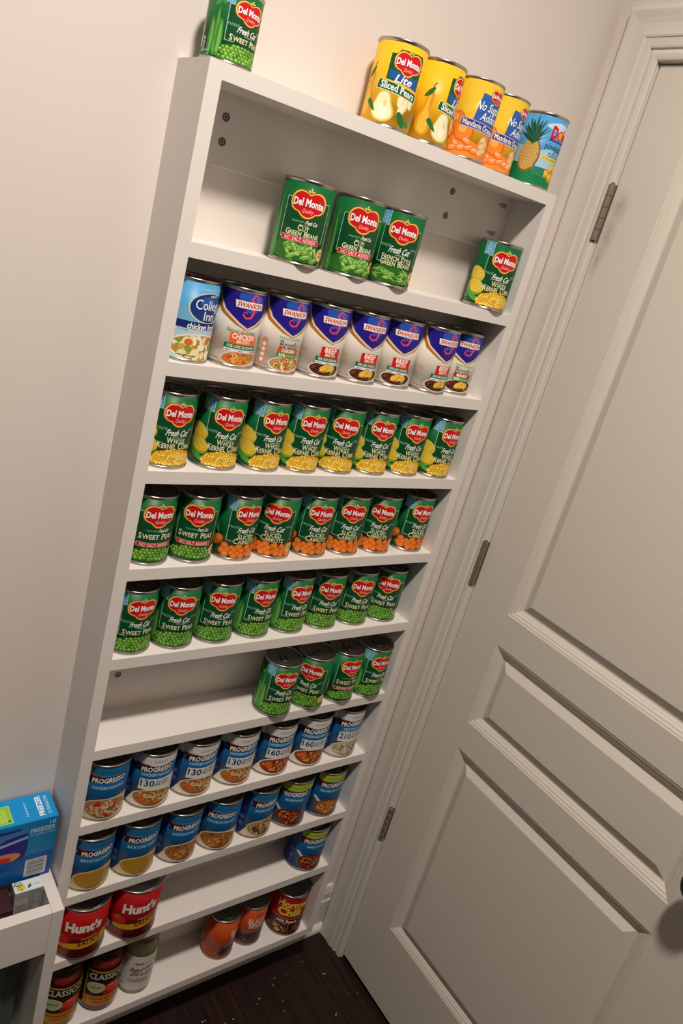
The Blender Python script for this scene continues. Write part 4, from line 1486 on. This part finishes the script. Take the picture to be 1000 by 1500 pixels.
# corn
rows = {3: [(37.3, 44.6, .01), (119.5, 44.4, -.09), (197.1, 44.5, .03), (271.5, 44.1, -.1), (346, 44.1, -.38), (420.6, 44.0, -.23), (497.2, 43.5, -.19), (572.0, 38, 0)],
        5: [(37.3, 42.1, .03), (111.5, 42.3, -.21), (186.2, 43, -.25), (260.9, 44.5, 0), (336, 44.9, .03), (410.6, 45.4, -.3), (485.2, 45.2, -.29), (560.2, 44.7, -.58)]}
for i, (x, y, th) in enumerate(rows[3]):
    put('corn', x, y, ZS[3], th, 'green whole kernel corn can, %s in the full row of eight corn cans' % ORD[i], group='corn cans on the third shelf')
# peas and carrots
g = 'vegetable cans on the fourth shelf'
for i, (kind, x, y, th) in enumerate((('peas_nsa', 37.3, 43.3, 0), ('peas_nsa', 111.3, 43.4, -.3), ('carrots', 186.5, 44.2, .07), ('carrots_seal', 261.2, 43.5, -.55), ('carrots', 336.4, 42.3, -.21), ('carrots', 411.0, 43.8, -.31), ('carrots_seal', 486.0, 43.5, -.49), ('carrots', 570.1, 43.5, -.1))):
    if i < 2:
        lab = 'green sweet peas can with red banner, %s of the pair left of the carrots' % ('left one', 'right one')[i]
    else:
        lab = 'green sliced carrots can, %s of the six carrot cans' % ('leftmost', 'second from left', 'third from left', 'fourth from left', 'fifth from left', 'rightmost')[i - 2]
    put(kind, x, y, ZS[4], th, lab, group=g)
for i, (x, y, th) in enumerate(rows[5]):
    put('peas_seal' if i == 7 else 'peas', x, y, ZS[5], th, 'green sweet peas can, %s in the full row of eight pea cans' % ORD[i], group='sweet pea cans on the fifth shelf')
g = 'pea cans on the half empty sixth shelf'
for kind, x, y, th, lab in (('peas', 346, 28.0, -.16, 'green sweet peas can, leftmost of the four right of the empty half shelf'),
                            ('peas_seal', 424.5, 31.4, -.72, 'green sweet peas can turned forward with a gold seal, second of the four'),
                            ('peas_nsa', 498.6, 32.0, -.05, 'green sweet peas can with red banner, third of the four on the half empty shelf'),
                            ('peas', 572.0, 30.7, -.04, 'green sweet peas can, rightmost of the four on the half empty shelf')):
    put(kind, x, y, ZS[6], th, lab, group=g)
# soups
g = 'soup cans on the seventh shelf'
for kind, x, y, th, lab in (('chicken', 42.9, 42.6, -.18, 'blue chicken noodle soup can without a white band, left end of the seventh shelf'),
                            ('l130', 128.4, 42.8, -.19, 'blue soup can with white band reading 130, leftmost of three alike'),
                            ('l130', 214.0, 44.2, -.08, 'blue soup can with white band reading 130, middle of three alike'),
                            ('l130', 299.8, 44.9, -.15, 'blue soup can with white band reading 130, rightmost of three alike'),
                            ('l160', 386.0, 44.8, -.15, 'blue soup can with white band reading 160, left one of two alike'),
                            ('l160', 471.8, 44.8, -.24, 'blue soup can with white band reading 160, right one of two alike'),
                            ('l210', 558.3, 44.9, -.10, 'blue soup can with white band reading 210, right end of its shelf')):
    put(kind, x, y, ZS[7], th, lab, group=g)
g = 'soup cans on the eighth shelf'
for kind, x, y, th, lab in (('broccoli', 42.9, 42.6, -.03, 'blue broccoli cheese soup can at the left end of the eighth shelf'),
                            ('broccoli', 128.4, 42.4, -.07, 'blue broccoli cheese soup can, right one of the two with yellow soup'),
                            ('wildrice', 214.0, 42.6, -.06, 'blue chicken and wild rice soup can beside the broccoli cheese cans'),
                            ('wildrice', 299.8, 42.4, -.39, 'blue chicken and wild rice soup can turned to show its whole bowl'),
                            ('wedding', 386.0, 43.4, .07, 'blue wedding soup can with meatballs in its bowl picture'),
                            ('minestrone', 471.8, 43.0, -.45, 'blue minestrone can with green top band, in the row of seven soups'),
                            ('macaroni', 558.3, 43.1, -.16, 'blue macaroni and bean soup can with green top band, right end of row')):
    put(kind, x, y, ZS[8], th, lab, group=g)
put('minestrone', 562.4, 43.0, ZS[9], -.22, 'blue minestrone can with green top band, alone at the right of its shelf')
g = 'tomato sauce cans on the ninth shelf'
put('sauce', 51.2, 40.5, ZS[9], -.31, 'large red tomato sauce can, left one behind the cabinet corner', group=g)
put('sauce', 153.0, 41.0, ZS[9], -.23, 'large red tomato sauce can, right one beside the empty shelf', group=g)
g = 'pasta sauce jars on the bottom shelf'
put('classic', 40.6, 46.0, ZS[10], -.13, 'dark red pasta sauce jar in the left corner of the bottom shelf', 'jar', g)
put('classic', 122.2, 46.6, ZS[10], -.13, 'dark red pasta sauce jar, right one beside the white sauce jar', 'jar', g)
put('alfredo', 198.0, 46.0, ZS[10], -.24, 'cream coloured white sauce jar with pale label on the bottom shelf', 'jar', g)
g = 'black bean cans on the bottom shelf'
put('blackbeans', 391.6, 46.8, ZS[10], .62, 'orange black beans can turned right, left one of the two', group=g)
put('blackbeans', 467.0, 51.5, ZS[10], -.15, 'orange black beans can between the other bean can and the chili', group=g)
put('chili', 566.0, 43.6, ZS[10], -.47, 'tall red can of chili with beans at the right of the bottom shelf')

# ------------------------------------------------------------------ boxes in the cabinet


def flat(origin, ax, ay, nrm):
    O, X, Y, N = Vector(origin), Vector(ax), Vector(ay), Vector(nrm)
    return lambda a, v, l: O + (X * a + Y * v) * .001 + N * (.00025 + l * LSTEP * .001)


bx0, bx1, by0, by1, bz0, bz1 = -.298, -.0255, .0315, .0905, CT + .0004, CT + .1254
fb = empty('freezer_bag_box', ((bx0 + bx1) / 2, (by0 + by1) / 2, bz0), 'bright blue box of freezer bags lying on the back edge of the cabinet', 'box')
o = box_obj('carton', bx0, by0, bz0, bx1, by1, bz1, ink('#1a78c2'), fb, .0012)
o.location -= fb.location
S = Sheet()
Wb, Hb, Db = (bx1 - bx0) * 1000, (bz1 - bz0) * 1000, (by1 - by0) * 1000
S.rect('front_print', 1, 54, Wb - 1, Hb - 1, '#1580b8', .5)
S.rect('front_print', 1, 1, Wb - 1, 54, '#0d58a8', .6)
S.spoly('front_print', [(Wb - 150, 44), (Wb - 60, 48), (Wb - 46, 62), (Wb - 46, 92), (Wb - 60, 110), (Wb - 150, 118)], '#2a2288', 1.0)
S.poly('front_print', [(Wb - 150, 104), (Wb - 150, 116), (Wb - 58, 116), (Wb - 58, 108)], '#16309a', 1.3)
S.poly('front_print', [(Wb - 150, 88), (Wb - 48, 104), (Wb - 47, 112), (Wb - 150, 106)], '#3a80c4', 1.5)
S.poly('front_print', [(Wb - 150, 70), (Wb - 46, 92), (Wb - 46, 97), (Wb - 150, 78)], '#8fb4e0', 1.8)
S.poly('front_print', [(Wb - 150, 92), (Wb - 80, 98), (Wb - 100, 92), (Wb - 150, 84)], '#c47a98', 2.0)
S.ell('front_print', Wb - 92, 56, 38, 12, '#d88a5a', 2.2, 30, .1)
S.ell('front_print', Wb - 104, 52, 36, 9, '#c8301c', 2.5, 30, .1)
S.rect('front_print', Wb - 150, 40, Wb - 44, 50, '#0d58a8', 2.9)
S.txt('front_print', '10', Wb - 9, Hb - 9, 7.5, '#d7ebf7', 3, w=10)
S.txt('front_print', 'FREEZER', Wb - 23, Hb - 20, 8.2, '#a9d2ea', 3, w=40, bold=.03)
S.txt('front_print', '2 GALLON', Wb - 23, Hb - 29, 5.6, '#8fc4e2', 3, w=38, bold=.01)
S.rect('front_print', Wb - 44, 6, Wb - 9, 43, '#c9cdd0', 1.6)
for k in range(11):
    S.rect('front_print', Wb - 40, 10 + k * 2.8, Wb - 13, 10.8 + k * 2.8 + (k * 7 % 3) * .5, '#3c3a38', 2.0)
for k in range(4):
    S.rect('front_print', Wb - 112, 26 - k * 4, Wb - 66 - k * 5, 27.4 - k * 4, '#3a86c8', 1.4)
S.build('front_print', flat((bx0, by0, bz0), (1, 0, 0), (0, 0, 1), (0, -1, 0)), None, 'front_print', fb).location = -fb.location
S = Sheet()
S.rect('top_print', 1, 1, Wb - 1, Db - 1, '#1694da', .4)
S.txt('top_print', 'FREEZER', Wb - 24, Db / 2 + 1, 8.5, '#eaf5fc', 2, w=45, bold=.04, rot90=True)
S.txt('top_print', '2 GALLON', Wb - 12, Db / 2, 5.2, '#cfe7f6', 2, w=40, bold=.01, rot90=True)
for k in range(9):
    S.rect('top_print', Wb - 47.5, 12 + k * 3.6, Wb - 45 + (k % 2) * .6, 14.2 + k * 3.6, '#a9d8f2', 2)
S.rect('top_print', Wb - 104, 7, Wb - 70, Db - 14, '#d6e87a', 1.0)
S.rect('top_print', Wb - 103, 8, Wb - 71, Db - 15, '#8fc63a', 1.4)
for k in range(6):
    S.rect('top_print', Wb - 100 + k * 4, 11, Wb - 98 + k * 4, Db - 20, '#c3df74', 1.8)
S.ell('top_print', Wb - 75, 12, 2.6, 2.6, '#3c8a2a', 2.1, 14)
S.build('top_print', flat((bx0, by0, bz1), (1, 0, 0), (0, 1, 0), (0, 0, 1)), None, 'top_print', fb).location = -fb.location

# small carton standing in the bin
BINZ = CT - .0915
sx0, sx1, sy0, sy1, sz1 = -.0885, -.0425, .002, .025, .545
sb = empty('small_carton', ((sx0 + sx1) / 2, (sy0 + sy1) / 2, BINZ), 'small white carton with a yellow emblem standing in the cabinet bin', 'box')
o = box_obj('carton', sx0, sy0, BINZ + .0003, sx1, sy1, sz1, ink('#9f9a9c'), sb, .0006)
o.location -= sb.location
S = Sheet()
S.rect('top_print', .4, .4, 45.6, 22.6, '#d9e2e8', .4)
S.txt('top_print', 'Plus', 9, 20, 3.6, '#26262a', 1.6, w=11, bold=.02)
S.txt('top_print', 'Paper', 9, 15.6, 4.2, '#26262a', 1.6, w=15, bold=.03)
S.ell('top_print', 11, 8.6, 6.2, 5.4, '#8a8a1e', 1.2, 20)
S.ell('top_print', 11, 8.6, 5.4, 4.6, '#d9d22e', 1.5, 20)
S.stroke('top_print', [(9, 11), (11.5, 9), (10.6, 7), (13, 5.6)], 1.1, '#3a3a14', 1.9)
S.stroke('top_print', [(22, 5), (25, 9), (27, 13)], 2.4, '#1e2140', 1.6)
S.stroke('top_print', [(22, 11), (25, 8), (28, 7)], 1.6, '#1e2140', 1.9)
S.scribble('top_print', 36, 10, 10, 2.8, '#8ba0b4', 1.6, 4)
S.build('top_print', flat((sx0, sy0, sz1), (1, 0, 0), (0, 1, 0), (0, 0, 1)), None, 'top_print', sb).location = -sb.location
S = Sheet()
hS = (sz1 - BINZ) * 1000
S.rect('front_print', 24, 1, 45.5, hS - 1, '#8a93a0', .4)
S.rect('front_print', 30, hS - 46, 42, hS - 6, '#7c8480', .9)
S.rect('front_print', 31, hS - 30, 41, hS - 8, '#a09c92', 1.2)
S.rect('front_print', 31, hS - 44, 41, hS - 33, '#a5a890', 1.2)
S.rect('front_print', 2, hS - 52, 22, hS - 14, '#b3adab', .8)
for k in range(6):
    S.rect('front_print', 4, hS - 50 + k * 4, 20, hS - 48.4 + k * 4, '#6a6468', 1.2)
S.build('front_print', flat((sx0, sy0, BINZ), (1, 0, 0), (0, 0, 1), (0, -1, 0)), None, 'front_print', sb).location = -sb.location

# dark packet to the left of it in the bin
pb = empty('snack_carton', (-.14, .012, BINZ), 'dark maroon carton with a yellow lower edge in the cabinet bin', 'box')
o = box_obj('carton', -.192, -.010, BINZ + .0003, -.0915, .034, .527, ink('#43232a'), pb, .001)
o.location -= pb.location
S = Sheet()
S.rect('front_print', 1, 1, 99.5, 46, '#8a7a24', .4)
S.ell('front_print', 78, 46, 18, 9, '#b09a30', .8, 20)
S.ell('front_print', 80, 66, 14, 8, '#5c3640', .9, 20)
S.build('front_print', flat((-.192, -.010, BINZ), (1, 0, 0), (0, 0, 1), (0, -1, 0)), None, 'front_print', pb).location = -pb.location

# dark green-grey pack on the cabinet's lower level
lb = empty('storage_carton', (-.2, .02, .079), 'dark green grey carton standing in the lower opening of the cabinet', 'box')
o = box_obj('carton', -.40, .006, .0793, -.058, .046, .425, ink('#4b5654'), lb, .0012)
o.location -= lb.location
S = Sheet()
S.rect('front_print', 2, 2, 340, 343, '#4e5a58', .3)
S.rect('front_print', 250, 290, 300, 335, '#27345c', .8)
S.ell('front_print', 296, 262, 22, 30, '#5f6662', .9, 20)
S.rect('front_print', 262, 226, 276, 262, '#8a8440', 1.2)
rnd = random.Random(2)
for k in range(26):
    xx, yy = rnd.uniform(230, 332), rnd.uniform(120, 320)
    S.rect('front_print', xx, yy, xx + rnd.uniform(1, 3), yy + rnd.uniform(8, 40), ['#3a4644', '#5d6965', '#424e50'][k % 3], 1.3 + k * .02)
S.build('front_print', flat((-.40, .006, .0793), (1, 0, 0), (0, 0, 1), (0, -1, 0)), None, 'front_print', lb).location = -lb.location
